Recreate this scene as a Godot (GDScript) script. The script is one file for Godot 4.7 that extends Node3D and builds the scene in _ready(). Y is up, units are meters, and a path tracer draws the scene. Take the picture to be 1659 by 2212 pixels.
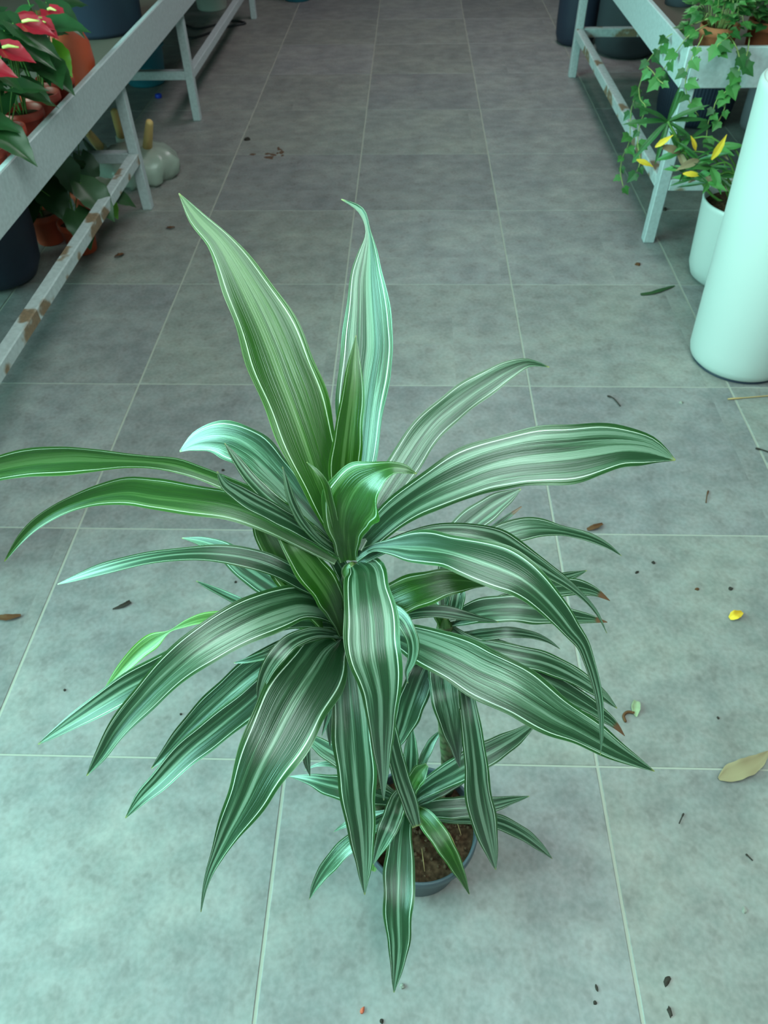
extends Node3D
# A nursery aisle: a three-caned striped dracaena in a small pot on a grey tiled floor, galvanised plant benches on both sides.
# Metres, y up. The photographer stands at x = 0, z = 0 and looks down the aisle towards -z.

var taken := {}
var rng := RandomNumberGenerator.new()
var M := {}

func _ready() -> void:
	rng.seed = 7
	setup_camera_and_light()
	make_materials()
	build_room()
	build_floor()
	build_left_bench()
	build_right_bench()
	build_dracaena()
	build_white_planters()
	build_left_plants()
	build_left_under_bench()
	build_right_pots()
	build_ivy()
	build_litter()

# ------------------------------------------------------------------ camera, sky, lamps
func setup_camera_and_light() -> void:
	var cam := Camera3D.new()
	cam.name = "camera"
	cam.position = Vector3(0, 1.3683, 0)
	cam.rotation = Vector3(-0.81350, 0.04117, -0.01922)
	cam.near = 0.05
	cam.far = 60.0
	var ca := CameraAttributesPhysical.new()
	ca.frustum_focal_length = 17.2346
	ca.frustum_focus_distance = 0.80
	ca.exposure_aperture = 7.5
	cam.attributes = ca
	add_child(cam)
	cam.fov = 69.6969
	var we := WorldEnvironment.new()
	we.name = "environment"
	var e := Environment.new()
	e.background_mode = Environment.BG_COLOR
	e.background_color = Color(0.05, 0.05, 0.05)
	e.tonemap_mode = Environment.TONE_MAPPER_LINEAR
	e.tonemap_exposure = 1.03
	e.sdfgi_enabled = true
	e.ssao_enabled = true
	e.ssil_enabled = true
	we.environment = e
	add_child(we)
	for l in LAMPS:
		var a := AreaLight3D.new()
		a.name = l[0] + "_lamp"
		a.area_size = l[3]
		a.area_normalize_energy = true
		a.light_color = l[4]
		a.light_energy = l[5]
		a.area_range = 25.0
		a.shadow_enabled = true
		a.rotation = l[2]
		a.position = l[1] - Basis.from_euler(l[2]).z * 0.03
		add_child(a, true)

# kind, middle of the glowing face, its turn, size, colour, energy, glow, label
var LAMPS := [
	["shop_window", Vector3(-3.17, 1.75, -0.55), Vector3(0, -PI / 2, 0), Vector2(3.2, 2.2), Color(0.68, 1.0, 0.945), 31.0, 2.4, "wide frosted green-tinted shop window in the wall left of the photographer"],
	["skylight_panel", Vector3(0.3, 2.98, -0.3), Vector3(-PI / 2, 0, 0), Vector2(1.6, 2.6), Color(0.90, 1.0, 0.975), 4.6, 2.0, "pale translucent skylight panel above the dracaena"],
	["ceiling_panel", Vector3(0.5, 2.98, -5.0), Vector3(-PI / 2, 0, 0), Vector2(0.6, 2.4), Color(1.0, 0.98, 1.0), 2.5, 2.0, "white ceiling light panel far down the aisle"],
	["ceiling_panel", Vector3(0.75, 2.98, 1.2), Vector3(-PI / 2, 0, 0), Vector2(0.3, 1.2), Color(0.94, 1.0, 0.98), 1.4, 4.0, "narrow white ceiling light panel over the photographer"],
]

# ------------------------------------------------------------------ helpers
func numbered(called: String) -> String:
	var n: int = taken.get(called, 0)
	taken[called] = n + 1
	return called if n == 0 else "%s_%03d" % [called, n]

func thing(called: String, label: String, category: String, at := Vector3.ZERO, group := "") -> Node3D:
	var o := Node3D.new()
	o.name = numbered(called)
	o.position = at
	o.set_meta("label", label)
	o.set_meta("category", category)
	if group:
		o.set_meta("group", group)
	add_child(o)
	return o

func part(called: String, mesh: Mesh, mat: Material, parent: Node3D, at := Transform3D.IDENTITY) -> MeshInstance3D:
	var o := MeshInstance3D.new()
	o.name = called
	o.mesh = mesh
	o.material_override = mat
	o.transform = at
	parent.add_child(o, true)
	return o

func single(called: String, label: String, category: String, mesh: Mesh, mat: Material, at := Transform3D.IDENTITY, group := "") -> MeshInstance3D:
	var o := part(numbered(called), mesh, mat, self, at)
	o.set_meta("label", label)
	o.set_meta("category", category)
	if group:
		o.set_meta("group", group)
	return o

func begin() -> SurfaceTool:
	var st := SurfaceTool.new()
	st.begin(Mesh.PRIMITIVE_TRIANGLES)
	return st

func tri(st: SurfaceTool, a: Vector3, b: Vector3, c: Vector3, outward: Vector3) -> void:
	if (b - a).cross(c - a).dot(outward) > 0.0:
		st.add_vertex(a); st.add_vertex(c); st.add_vertex(b)
	else:
		st.add_vertex(a); st.add_vertex(b); st.add_vertex(c)

func quad(st: SurfaceTool, a: Vector3, b: Vector3, c: Vector3, d: Vector3, outward: Vector3) -> void:
	tri(st, a, b, c, outward)
	tri(st, a, c, d, outward)

# a box with chamfered edges
func add_box(st: SurfaceTool, lo: Vector3, hi: Vector3, bevel := 0.002) -> void:
	st.set_smooth_group(0xFFFFFFFF)
	var c := (lo + hi) / 2
	var h := (hi - lo) / 2
	var b := minf(bevel, minf(h.x, minf(h.y, h.z)) * 0.9)
	var k := func(sx: float, sy: float, sz: float, ax: int) -> Vector3:
		var v := Vector3(sx * (h.x - b), sy * (h.y - b), sz * (h.z - b))
		v[ax] = [sx * h.x, sy * h.y, sz * h.z][ax]
		return c + v
	for ax in 3:
		for s in [-1.0, 1.0]:
			var pts := []
			for q in [[-1, -1], [1, -1], [1, 1], [-1, 1]]:
				var sg := [0.0, 0.0, 0.0]
				sg[ax] = s
				sg[(ax + 1) % 3] = float(q[0])
				sg[(ax + 2) % 3] = float(q[1])
				pts.append(k.call(sg[0], sg[1], sg[2], ax))
			var n := Vector3.ZERO
			n[ax] = s
			quad(st, pts[0], pts[1], pts[2], pts[3], n)
	for ax in 3:
		var a1 := (ax + 1) % 3
		var a2 := (ax + 2) % 3
		for s1 in [-1.0, 1.0]:
			for s2 in [-1.0, 1.0]:
				var e := []
				for s in [-1.0, 1.0]:
					var sg := [0.0, 0.0, 0.0]
					sg[ax] = s; sg[a1] = s1; sg[a2] = s2
					e.append(k.call(sg[0], sg[1], sg[2], a1))
					e.append(k.call(sg[0], sg[1], sg[2], a2))
				var n := Vector3.ZERO
				n[a1] = s1; n[a2] = s2
				quad(st, e[0], e[1], e[3], e[2], n)
	for sx in [-1.0, 1.0]:
		for sy in [-1.0, 1.0]:
			for sz in [-1.0, 1.0]:
				tri(st, k.call(sx, sy, sz, 0), k.call(sx, sy, sz, 1), k.call(sx, sy, sz, 2), Vector3(sx, sy, sz))

func box_mesh(lo: Vector3, hi: Vector3, bevel := 0.002) -> ArrayMesh:
	var st := begin()
	add_box(st, lo, hi, bevel)
	st.generate_normals()
	return st.commit()

# profile of (radius, height) turned about y; ribs modulate the radius
func lathe(profile: Array, seg := 40, ribs := 0, amp := 0.0) -> ArrayMesh:
	var st := begin()
	st.set_smooth_group(0)
	var n := profile.size()
	for i in n:
		for j in seg + 1:
			var a := TAU * j / seg
			var r: float = profile[i].x * (1.0 + amp * cos(ribs * a))
			st.set_uv(Vector2(float(j) / seg, float(i) / (n - 1)))
			st.add_vertex(Vector3(r * cos(a), profile[i].y, r * sin(a)))
	for i in n - 1:
		for j in seg:
			var p := i * (seg + 1) + j
			for q in [p, p + 1, p + seg + 1, p + 1, p + seg + 2, p + seg + 1]:
				st.add_index(q)
	st.generate_normals()
	return st.commit()

func tube(pts: Array, radii: Array, seg := 8) -> ArrayMesh:
	var st := begin()
	st.set_smooth_group(0)
	var n := pts.size()
	var up := Vector3.UP
	for i in n:
		var t: Vector3 = (pts[mini(i + 1, n - 1)] - pts[maxi(i - 1, 0)]).normalized()
		if absf(t.dot(up)) > 0.95:
			up = Vector3.RIGHT
		var b := t.cross(up).normalized()
		up = b.cross(t).normalized()
		for j in seg + 1:
			var a := TAU * j / seg
			st.set_uv(Vector2(float(j) / seg, float(i) / (n - 1)))
			var r: float = radii[mini(i, radii.size() - 1)]
			st.add_vertex(pts[i] + (b * cos(a) + up * sin(a)) * r)
	for i in n - 1:
		for j in seg:
			var p := i * (seg + 1) + j
			for q in [p, p + 1, p + seg + 1, p + 1, p + seg + 2, p + seg + 1]:
				st.add_index(q)
	# caps
	var first := n * (seg + 1)
	st.add_vertex(pts[0]); st.add_vertex(pts[n - 1])
	for j in seg:
		st.add_index(first); st.add_index(j + 1); st.add_index(j)
		var p := (n - 1) * (seg + 1) + j
		st.add_index(first + 1); st.add_index(p); st.add_index(p + 1)
	st.generate_normals()
	return st.commit()

func smooth_line(pts: Array, per := 4) -> Array:
	var out := []
	for i in pts.size() - 1:
		for k in per:
			out.append(pts[i].cubic_interpolate(pts[i + 1], pts[maxi(i - 1, 0)], pts[mini(i + 2, pts.size() - 1)], float(k) / per))
	out.append(pts[-1])
	return out

# A leaf blade lofted along its midrib. at: points, width: full widths, face: the upper side's direction at each point.
func blade(at: Array, width: Array, face: Array, fold: float, wave: float, phase: float, per := 5, heart := 0.0) -> ArrayMesh:
	var st := begin()
	st.set_smooth_group(0)
	var us := [-1.0, -0.86, -0.6, -0.3, 0.0, 0.3, 0.6, 0.86, 1.0]
	var rows := []
	var n := at.size()
	for i in n - 1:
		for k in per:
			rows.append([i, float(k) / per])
	rows.append([n - 2, 1.0])
	var total := 0.0
	var P := []
	for r in rows:
		var i: int = r[0]
		P.append(at[i].cubic_interpolate(at[i + 1], at[maxi(i - 1, 0)], at[mini(i + 2, n - 1)], r[1]))
	var run := [0.0]
	for i in P.size() - 1:
		run.append(run[i] + P[i].distance_to(P[i + 1]))
	total = run[-1]
	for q in rows.size():
		var i: int = rows[q][0]
		var f: float = rows[q][1]
		var t: Vector3 = (P[mini(q + 1, P.size() - 1)] - P[maxi(q - 1, 0)]).normalized()
		var w: float = maxf(0.0006, cubic_interpolate(width[i], width[i + 1], width[maxi(i - 1, 0)], width[mini(i + 2, n - 1)], f)) * 0.5
		var nn: Vector3 = face[i].lerp(face[i + 1], f)
		nn = (nn - t * nn.dot(t)).normalized()
		var b := t.cross(nn).normalized()
		var s: float = run[q] / total
		for u in us:
			var rib: float = 0.035 * cos(u * 9.0 + phase) + 0.02 * cos(u * 17.0 + phase * 2.0)
			var lift: float = fold * (absf(u) - 0.45) + rib
			lift += wave * u * u * sin(s * (13.0 + 3.0 * sin(phase)) + phase + (1.3 if u > 0.0 else 0.0)) * smoothstep(0.05, 0.3, s)
			var edge: float = 1.0 + (0.04 * sin(s * 31.0 + phase * 3.0 + u * 2.0) + 0.025 * sin(s * 17.0 + phase * 5.0 + u)) * absf(u)
			st.set_uv(Vector2(0.5 + 0.5 * u, s))
			st.add_vertex(P[q] + b * u * w * edge + nn * lift * w - t * heart * total * absf(u) * pow(1.0 - s, 4.0))
	var c := us.size()
	for q in rows.size() - 1:
		for j in c - 1:
			var p := q * c + j
			for v in [p, p + 1, p + c, p + 1, p + c + 1, p + c]:
				st.add_index(v)
	st.generate_normals()
	st.generate_tangents()
	return st.commit()

# unit leaf along +z with its face up, for small foliage
func simple_leaf(shape: Array, droop: float, fold: float, heart := 0.0, wave := 0.05) -> ArrayMesh:
	var at := []
	var face := []
	var n := shape.size()
	for i in n:
		var s := float(i) / (n - 1)
		at.append(Vector3(0, -droop * s * s, s))
		face.append(Vector3(0, 1, 2.0 * droop * s).normalized())
	return blade(at, shape, face, fold, wave, 1.7, 3, heart)

func aim(at: Vector3, towards: Vector3, face: Vector3, size: float) -> Transform3D:
	var z := towards.normalized()
	var x := face.cross(z).normalized()
	var y := z.cross(x).normalized()
	return Transform3D(Basis(x * size, y * size, z * size), at)

# ------------------------------------------------------------------ materials
func mat(key: String, color: Color, rough := 0.6, spec := 0.5, metal := 0.0) -> StandardMaterial3D:
	var m := StandardMaterial3D.new()
	m.resource_name = key
	m.albedo_color = color
	m.roughness = rough
	m.metallic_specular = spec
	m.metallic = metal
	m.cull_mode = BaseMaterial3D.CULL_DISABLED
	M[key] = m
	return m

func noise(freq: float, seed_: int, octaves := 4) -> FastNoiseLite:
	var n := FastNoiseLite.new()
	n.seed = seed_
	n.frequency = freq
	n.noise_type = FastNoiseLite.TYPE_SIMPLEX_SMOOTH
	n.fractal_octaves = octaves
	return n

func picture(w: int, h: int, paint: Callable) -> ImageTexture:
	var data := PackedByteArray()
	data.resize(w * h * 3)
	var k := 0
	for y in h:
		for x in w:
			var c: Color = paint.call(x, y)
			data[k] = clampi(int(c.r * 255.0), 0, 255)
			data[k + 1] = clampi(int(c.g * 255.0), 0, 255)
			data[k + 2] = clampi(int(c.b * 255.0), 0, 255)
			k += 3
	return ImageTexture.create_from_image(Image.create_from_data(w, h, false, Image.FORMAT_RGB8, data))

# colours of a striped blade: dark lamina, grey-green bands, a white line inside each margin
func leaf_picture(seed_: int, dark: Color, mid: Color, light: Color, line: Color, margin: Color, tip: Color, tip_from: float) -> ImageTexture:
	var w := 160
	var h := 224
	var na := noise(0.9, seed_, 3)
	var nb := noise(3.1, seed_ + 1, 3)
	var nc := noise(0.35, seed_ + 2, 2)
	return picture(w, h, func(x: int, y: int) -> Color:
		var u := (x + 0.5) / w * 2.0 - 1.0
		var v := (y + 0.5) / h
		var wob := 0.03 * nc.get_noise_2d(v * 9.0, 3.0 if u > 0.0 else 40.0)
		var e := absf(u) + wob
		var a := na.get_noise_2d(u * 1.9 + 11.0, v * 0.7)
		var b := nb.get_noise_2d(u * 5.0 + 5.0, v * 1.1)
		var k := clampf(0.42 + 1.3 * a + 0.42 * b, 0.0, 1.0)
		var c: Color = dark.lerp(mid, smoothstep(0.3, 0.62, k)).lerp(light, smoothstep(0.68, 0.9, k))
		c = c.lerp(margin, smoothstep(0.84, 0.86, e))
		c = c.lerp(line, smoothstep(0.80, 0.82, e) * (1.0 - smoothstep(0.832, 0.855, e)))
		c = c.lerp(line.lerp(margin, 0.55), smoothstep(0.975, 1.0, e) * 0.7)
		c = c * (1.0 + 0.10 * nb.get_noise_2d(u * 28.0, v * 2.0))
		c = c.lerp(tip, smoothstep(tip_from, minf(1.0, tip_from + 0.02), v + 0.02 * b))
		return c)

func leaf_mat(key: String, tex: ImageTexture, rough: float, through: Color) -> void:
	var m := mat(key, Color.WHITE, rough, 0.62)
	m.albedo_texture = tex
	m.normal_enabled = true
	m.normal_texture = M["ribs"]
	m.normal_scale = 0.55
	m.backlight_enabled = true
	m.backlight = through

func rgb(r: int, g: int, b: int) -> Color:
	return Color(r / 255.0, g / 255.0, b / 255.0)

func make_materials() -> void:
	# fine lengthwise ribs of the blades
	var nr := noise(1.0, 91, 3)
	var im := Image.create(256, 64, false, Image.FORMAT_L8)
	for y in 64:
		for x in 256:
			var v := 0.5 + 0.5 * nr.get_noise_2d(x * 0.22, y * 0.010)
			im.set_pixel(x, y, Color(v, v, v))
	im.bump_map_to_normal_map(3.0)
	im.convert(Image.FORMAT_RGB8)
	M["ribs"] = ImageTexture.create_from_image(im)
	var white := rgb(226, 234, 220)
	var tipc := rgb(170, 165, 90)
	for i in 3:
		leaf_mat("striped_leaf_%d" % i, leaf_picture(20 + i * 7, rgb(31, 62, 35), rgb(64, 96, 69), rgb(112, 138, 116), white, rgb(36, 78, 32), tipc, 0.985), 0.28, Color(0.10, 0.22, 0.06))
	leaf_mat("browned_leaf", leaf_picture(77, rgb(31, 62, 35), rgb(64, 96, 69), rgb(112, 138, 116), white, rgb(36, 78, 32), rgb(110, 72, 48), 0.90), 0.34, Color(0.10, 0.22, 0.06))
	for i in 2:
		leaf_mat("young_leaf_%d" % i, leaf_picture(50 + i * 9, rgb(40, 80, 18), rgb(52, 94, 29), rgb(84, 118, 64), white, rgb(48, 96, 20), tipc, 0.99), 0.28, Color(0.30, 0.50, 0.10))
	leaf_mat("lime_leaf", leaf_picture(63, rgb(70, 114, 32), rgb(92, 134, 52), rgb(118, 154, 78), white, rgb(100, 160, 50), tipc, 0.985), 0.40, Color(0.30, 0.50, 0.10))
	# concrete-look tiles
	var n1 := noise(0.012, 5, 5)
	var n2 := noise(0.10, 6, 3)
	var n3 := noise(0.004, 8, 3)
	var n4 := noise(0.03, 9, 3)
	var tile_tex := picture(768, 768, func(x: int, y: int) -> Color:
		var a := n1.get_noise_2d(x * 1.0, y * 1.35)
		var b := n2.get_noise_2d(x, y)
		var c := n3.get_noise_2d(x, y)
		var d := n4.get_noise_2d(x + 900.0, y)
		var v := 0.525 + 0.065 * a + 0.04 * b + 0.045 * c
		v -= 0.035 * smoothstep(0.25, 0.6, d)
		return Color(v * (1.03 + 0.03 * d), v * 0.985, v * (0.985 - 0.02 * c)))
	var t := mat("tile", Color(1, 1, 1), 0.46, 0.42)
	t.albedo_texture = tile_tex
	var nt := NoiseTexture2D.new()
	nt.width = 512; nt.height = 512
	nt.seamless = true
	nt.noise = noise(0.06, 12, 4)
	t.heightmap_enabled = false
	var gz := mat("grout", rgb(164, 158, 149), 0.85, 0.3)
	gz.resource_name = "grout"
	mat("wall", rgb(128, 126, 124), 0.9, 0.3)
	mat("ceiling", rgb(150, 150, 148), 0.9, 0.3)
	# galvanised steel with zinc flower, and the same with rust
	var g1 := noise(0.09, 14, 3)
	var zinc := picture(256, 256, func(x: int, y: int) -> Color:
		var v := 0.75 + 0.05 * g1.get_noise_2d(x, y)
		return Color(v * 0.985, v, v * 1.02))
	var z := mat("zinc", Color.WHITE, 0.45, 0.5, 0.12)
	z.albedo_texture = zinc
	z.uv1_triplanar = true
	z.uv1_world_triplanar = true
	z.uv1_scale = Vector3(2.2, 2.2, 2.2)
	var g2 := noise(0.014, 15, 4)
	var rusty := picture(256, 256, func(x: int, y: int) -> Color:
		var v := 0.74 + 0.06 * g1.get_noise_2d(x, y)
		var k := smoothstep(0.16, 0.40, g2.get_noise_2d(x, y))
		return Color(v * 0.985, v, v * 1.01).lerp(Color(0.56, 0.38, 0.22).lerp(Color(0.34, 0.23, 0.15), 0.5 + 0.5 * g1.get_noise_2d(x * 2, y * 2)), k * 0.7))
	var r := mat("rusty", Color.WHITE, 0.62, 0.4, 0.1)
	r.albedo_texture = rusty
	r.uv1_triplanar = true
	r.uv1_world_triplanar = true
	r.uv1_scale = Vector3(1.6, 1.6, 1.6)
	mat("deck", rgb(92, 84, 76), 0.85, 0.3)
	mat("screw", rgb(170, 172, 172), 0.35, 0.5, 0.7)
	mat("white_plastic", rgb(190, 192, 191), 0.42, 0.5)
	mat("grey_pot", rgb(76, 86, 96), 0.5, 0.45)
	mat("navy_pot", rgb(44, 50, 68), 0.55, 0.45)
	mat("charcoal_pot", rgb(60, 70, 76), 0.55, 0.45)
	mat("mauve_pot", rgb(110, 104, 112), 0.6, 0.4)
	mat("orange_pot", rgb(196, 78, 48), 0.5, 0.5)
	mat("red_pot", rgb(186, 62, 48), 0.45, 0.5)
	mat("terracotta", rgb(186, 104, 72), 0.75, 0.35)
	var n5 := noise(0.05, 21, 4)
	var soil_tex := picture(256, 256, func(x: int, y: int) -> Color:
		var v := clampf(0.5 + 0.7 * n5.get_noise_2d(x, y), 0.0, 1.0)
		return Color(0.17, 0.115, 0.085).lerp(Color(0.40, 0.30, 0.23), v))
	var so := mat("soil", Color.WHITE, 0.95, 0.2)
	so.albedo_texture = soil_tex
	so.uv1_triplanar = true
	so.uv1_scale = Vector3(6, 6, 6)
	var n6 := noise(0.06, 23, 3)
	var cane_tex := picture(64, 256, func(x: int, y: int) -> Color:
		var ring := smoothstep(0.55, 0.9, 0.5 + 0.5 * sin(y * 0.55 + 2.0 * n6.get_noise_2d(x * 1.0, y * 0.4)))
		return Color(0.36, 0.41, 0.28).lerp(Color(0.27, 0.28, 0.19), ring * 0.7).lerp(Color(0.46, 0.42, 0.33), clampf(n6.get_noise_2d(x * 2.0, y * 1.2) * 1.8, 0.0, 0.8)))
	var cm := mat("cane", Color.WHITE, 0.75, 0.35)
	cm.albedo_texture = cane_tex
	mat("clod", rgb(88, 66, 52), 0.95, 0.2)
	mat("fibre", rgb(170, 140, 100), 0.9, 0.2)
	var an := mat("anthurium_leaf", rgb(36, 70, 36), 0.34, 0.5)
	an.backlight_enabled = true
	an.backlight = Color(0.08, 0.18, 0.05)
	var al := mat("fresh_leaf", rgb(112, 170, 40), 0.4, 0.5)
	al.backlight_enabled = true
	al.backlight = Color(0.2, 0.35, 0.06)
	mat("red_spathe", rgb(168, 26, 46), 0.28, 0.5)
	mat("spadix", rgb(214, 206, 120), 0.6, 0.4)
	mat("stem", rgb(84, 120, 52), 0.6, 0.4)
	mat("dim_leaf", rgb(38, 70, 34), 0.42, 0.5)
	var iv := mat("ivy_leaf", rgb(70, 122, 60), 0.45, 0.45)
	iv.backlight_enabled = true
	iv.backlight = Color(0.15, 0.28, 0.08)
	mat("ivy_dark", rgb(44, 88, 42), 0.42, 0.45)
	mat("vine", rgb(150, 160, 96), 0.7, 0.3)
	mat("yellow_leaf", rgb(222, 176, 48), 0.6, 0.4)
	mat("dry_leaf", rgb(150, 130, 102), 0.85, 0.25)
	mat("brown_leaf", rgb(96, 62, 42), 0.85, 0.25)
	mat("dark_litter", rgb(58, 50, 46), 0.85, 0.25)
	mat("red_litter", rgb(200, 96, 74), 0.7, 0.3)
	mat("pale_litter", rgb(146, 154, 122), 0.8, 0.3)
	mat("stone", rgb(150, 146, 138), 0.8, 0.3)
	mat("straw", rgb(188, 150, 104), 0.8, 0.3)
	mat("smear", rgb(98, 72, 60), 0.9, 0.2)
	mat("wood", rgb(206, 166, 108), 0.6, 0.4)
	mat("cement", rgb(150, 150, 140), 0.85, 0.3)
	mat("wrap", rgb(150, 154, 144), 0.3, 0.5)
	mat("blue", rgb(24, 60, 190), 0.4, 0.5)
	mat("teal", rgb(44, 120, 140), 0.5, 0.5)
	mat("cable", rgb(34, 34, 38), 0.5, 0.5)
	mat("bucket", rgb(206, 210, 200), 0.5, 0.5)
	for i in LAMPS.size():
		var g := mat("glow_%d" % i, LAMPS[i][4], 0.6, 0.3)
		g.emission_enabled = true
		g.emission = LAMPS[i][4]
		g.emission_energy_multiplier = LAMPS[i][6]
	mat("frame", rgb(150, 152, 150), 0.5, 0.5, 0.3)

# ------------------------------------------------------------------ the room
func struct(called: String, lo: Vector3, hi: Vector3, m: String) -> MeshInstance3D:
	var o := part(called, box_mesh(lo, hi, 0.001), M[m], self)
	o.set_meta("kind", "structure")
	return o

func build_room() -> void:
	struct("wall_left", Vector3(-3.4, 0, -9.4), Vector3(-3.2, 3.0, 2.82), "wall")
	struct("wall_right", Vector3(3.2, 0, -9.4), Vector3(3.4, 3.0, 2.82), "wall")
	struct("wall_far", Vector3(-3.2, 0, -9.4), Vector3(3.2, 3.0, -9.2), "wall")
	struct("wall_near", Vector3(-3.2, 0, 2.62), Vector3(3.2, 3.0, 2.82), "wall")
	struct("ceiling", Vector3(-3.4, 3.0, -9.4), Vector3(3.4, 3.2, 2.82), "ceiling")
	for i in LAMPS.size():
		var l: Array = LAMPS[i]
		var o := thing(l[0], l[7], "window" if l[0] == "shop_window" else "light", l[1])
		o.rotation = l[2]
		var hx: float = l[3].x / 2
		var hy: float = l[3].y / 2
		part("glowing_pane", box_mesh(Vector3(-hx, -hy, 0.0), Vector3(hx, hy, 0.02), 0.001), M["glow_%d" % i], o)
		for s in [-1.0, 1.0]:
			part("frame", box_mesh(Vector3(s * hx - (0.04 if s < 0 else 0.0), -hy - 0.04, -0.02), Vector3(s * hx + (0.04 if s > 0 else 0.0), hy + 0.04, 0.02)), M["frame"], o)
			part("frame", box_mesh(Vector3(-hx, s * hy - (0.04 if s < 0 else 0.0), -0.02), Vector3(hx, s * hy + (0.04 if s > 0 else 0.0), 0.02)), M["frame"], o)

func build_floor() -> void:
	var f := struct("floor", Vector3(-3.4, -0.2, -9.4), Vector3(3.4, -0.0012, 2.82), "grout")
	var variants := []
	for k in 9:
		var st := begin()
		var a := Vector3(0.0026, -0.011, 0.0017)
		var b := Vector3(0.5974, 0.0, 0.5983)
		var e := 0.0012
		var u0 := Vector2(0.13 * (k % 3) + 0.05 * k, 0.21 * (k / 3) + 0.03 * k)
		var turn := k % 2 == 1
		var put := func(v: Vector3) -> void:
			var uv := Vector2(v.x, v.z) * 0.9
			st.set_uv(u0 + (Vector2(-uv.x, -uv.y) if turn else uv))
			st.add_vertex(v)
		st.set_smooth_group(0xFFFFFFFF)
		var top := [Vector3(a.x + e, 0, a.z + e), Vector3(b.x - e, 0, a.z + e), Vector3(b.x - e, 0, b.z - e), Vector3(a.x + e, 0, b.z - e)]
		var rim := [Vector3(a.x, -e, a.z), Vector3(b.x, -e, a.z), Vector3(b.x, -e, b.z), Vector3(a.x, -e, b.z)]
		for i in [0, 1, 2, 0, 2, 3]:
			put.call(top[i])
		for i in 4:
			var j := (i + 1) % 4
			for v in [top[i], rim[i], rim[j], top[i], rim[j], top[j]]:
				put.call(v)
			var lo1 := Vector3(rim[i].x, a.y, rim[i].z)
			var lo2 := Vector3(rim[j].x, a.y, rim[j].z)
			for v in [rim[i], lo1, lo2, rim[i], lo2, rim[j]]:
				put.call(v)
		st.generate_normals()
		variants.append(st.commit())
	var tones := []
	for k in 4:
		var m: StandardMaterial3D = M["tile"].duplicate()
		var v: float = [0.97, 1.0, 0.94, 0.985][k]
		m.albedo_color = Color(v, v * [1.0, 0.995, 0.99, 1.0][k], v * [0.98, 1.0, 1.0, 0.985][k])
		tones.append(m)
	for cx in range(-6, 5):
		for cz in range(-15, 5):
			var x := 0.3752 + 0.6 * cx
			var z := -0.6256 + 0.6 * cz
			if x < -3.4 or x > 2.8 or z < -9.2 or z > 2.0:
				continue
			part("tile", variants[rng.randi() % 9], tones[rng.randi() % 4], f, Transform3D(Basis.IDENTITY, Vector3(x, 0, z)))

# ------------------------------------------------------------------ benches
func bar(parent: Node3D, called: String, lo: Vector3, hi: Vector3, m: String, bevel := 0.003) -> MeshInstance3D:
	return part(called, box_mesh(lo, hi, bevel), M[m], parent)

func build_left_bench() -> void:
	var b := thing("plant_bench", "long galvanised steel plant bench on square legs along the left of the aisle", "bench", Vector3(-1.08, 0, -3.05))
	# own axes: x = 0 at the aisle face of the legs, z = 0 at the second leg
	bar(b, "apron", Vector3(0.0, 0.476, -3.10), Vector3(0.022, 0.600, 2.15), "zinc")
	bar(b, "apron", Vector3(-1.02, 0.476, -3.10), Vector3(-1.0, 0.600, 2.15), "zinc")
	bar(b, "end_apron", Vector3(-1.0, 0.476, 2.13), Vector3(0.0, 0.600, 2.15), "zinc")
	bar(b, "end_apron", Vector3(-1.0, 0.476, -3.10), Vector3(0.0, 0.600, -3.08), "zinc")
	bar(b, "deck", Vector3(-1.0, 0.484, -3.08), Vector3(-0.0005, 0.505, 2.13), "deck")
	for z in [2.0, 0.0, -1.04, -3.02]:
		for x in [-0.04, -0.99]:
			bar(b, "leg", Vector3(x, 0.0, z - 0.02), Vector3(x + 0.04, 0.476, z + 0.02), "zinc")
	for s in [[2.0, 0.0], [-1.04, -3.02]]:
		for x in [-0.04, -0.99]:
			bar(b, "rail", Vector3(x, 0.19, s[1] + 0.02), Vector3(x + 0.04, 0.23, s[0] - 0.02), "rusty" if s[0] > 0 else "zinc")
		for z in s:
			bar(b, "cross_rail", Vector3(-0.95, 0.19, z - 0.02), Vector3(-0.04, 0.23, z + 0.02), "zinc")

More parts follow.
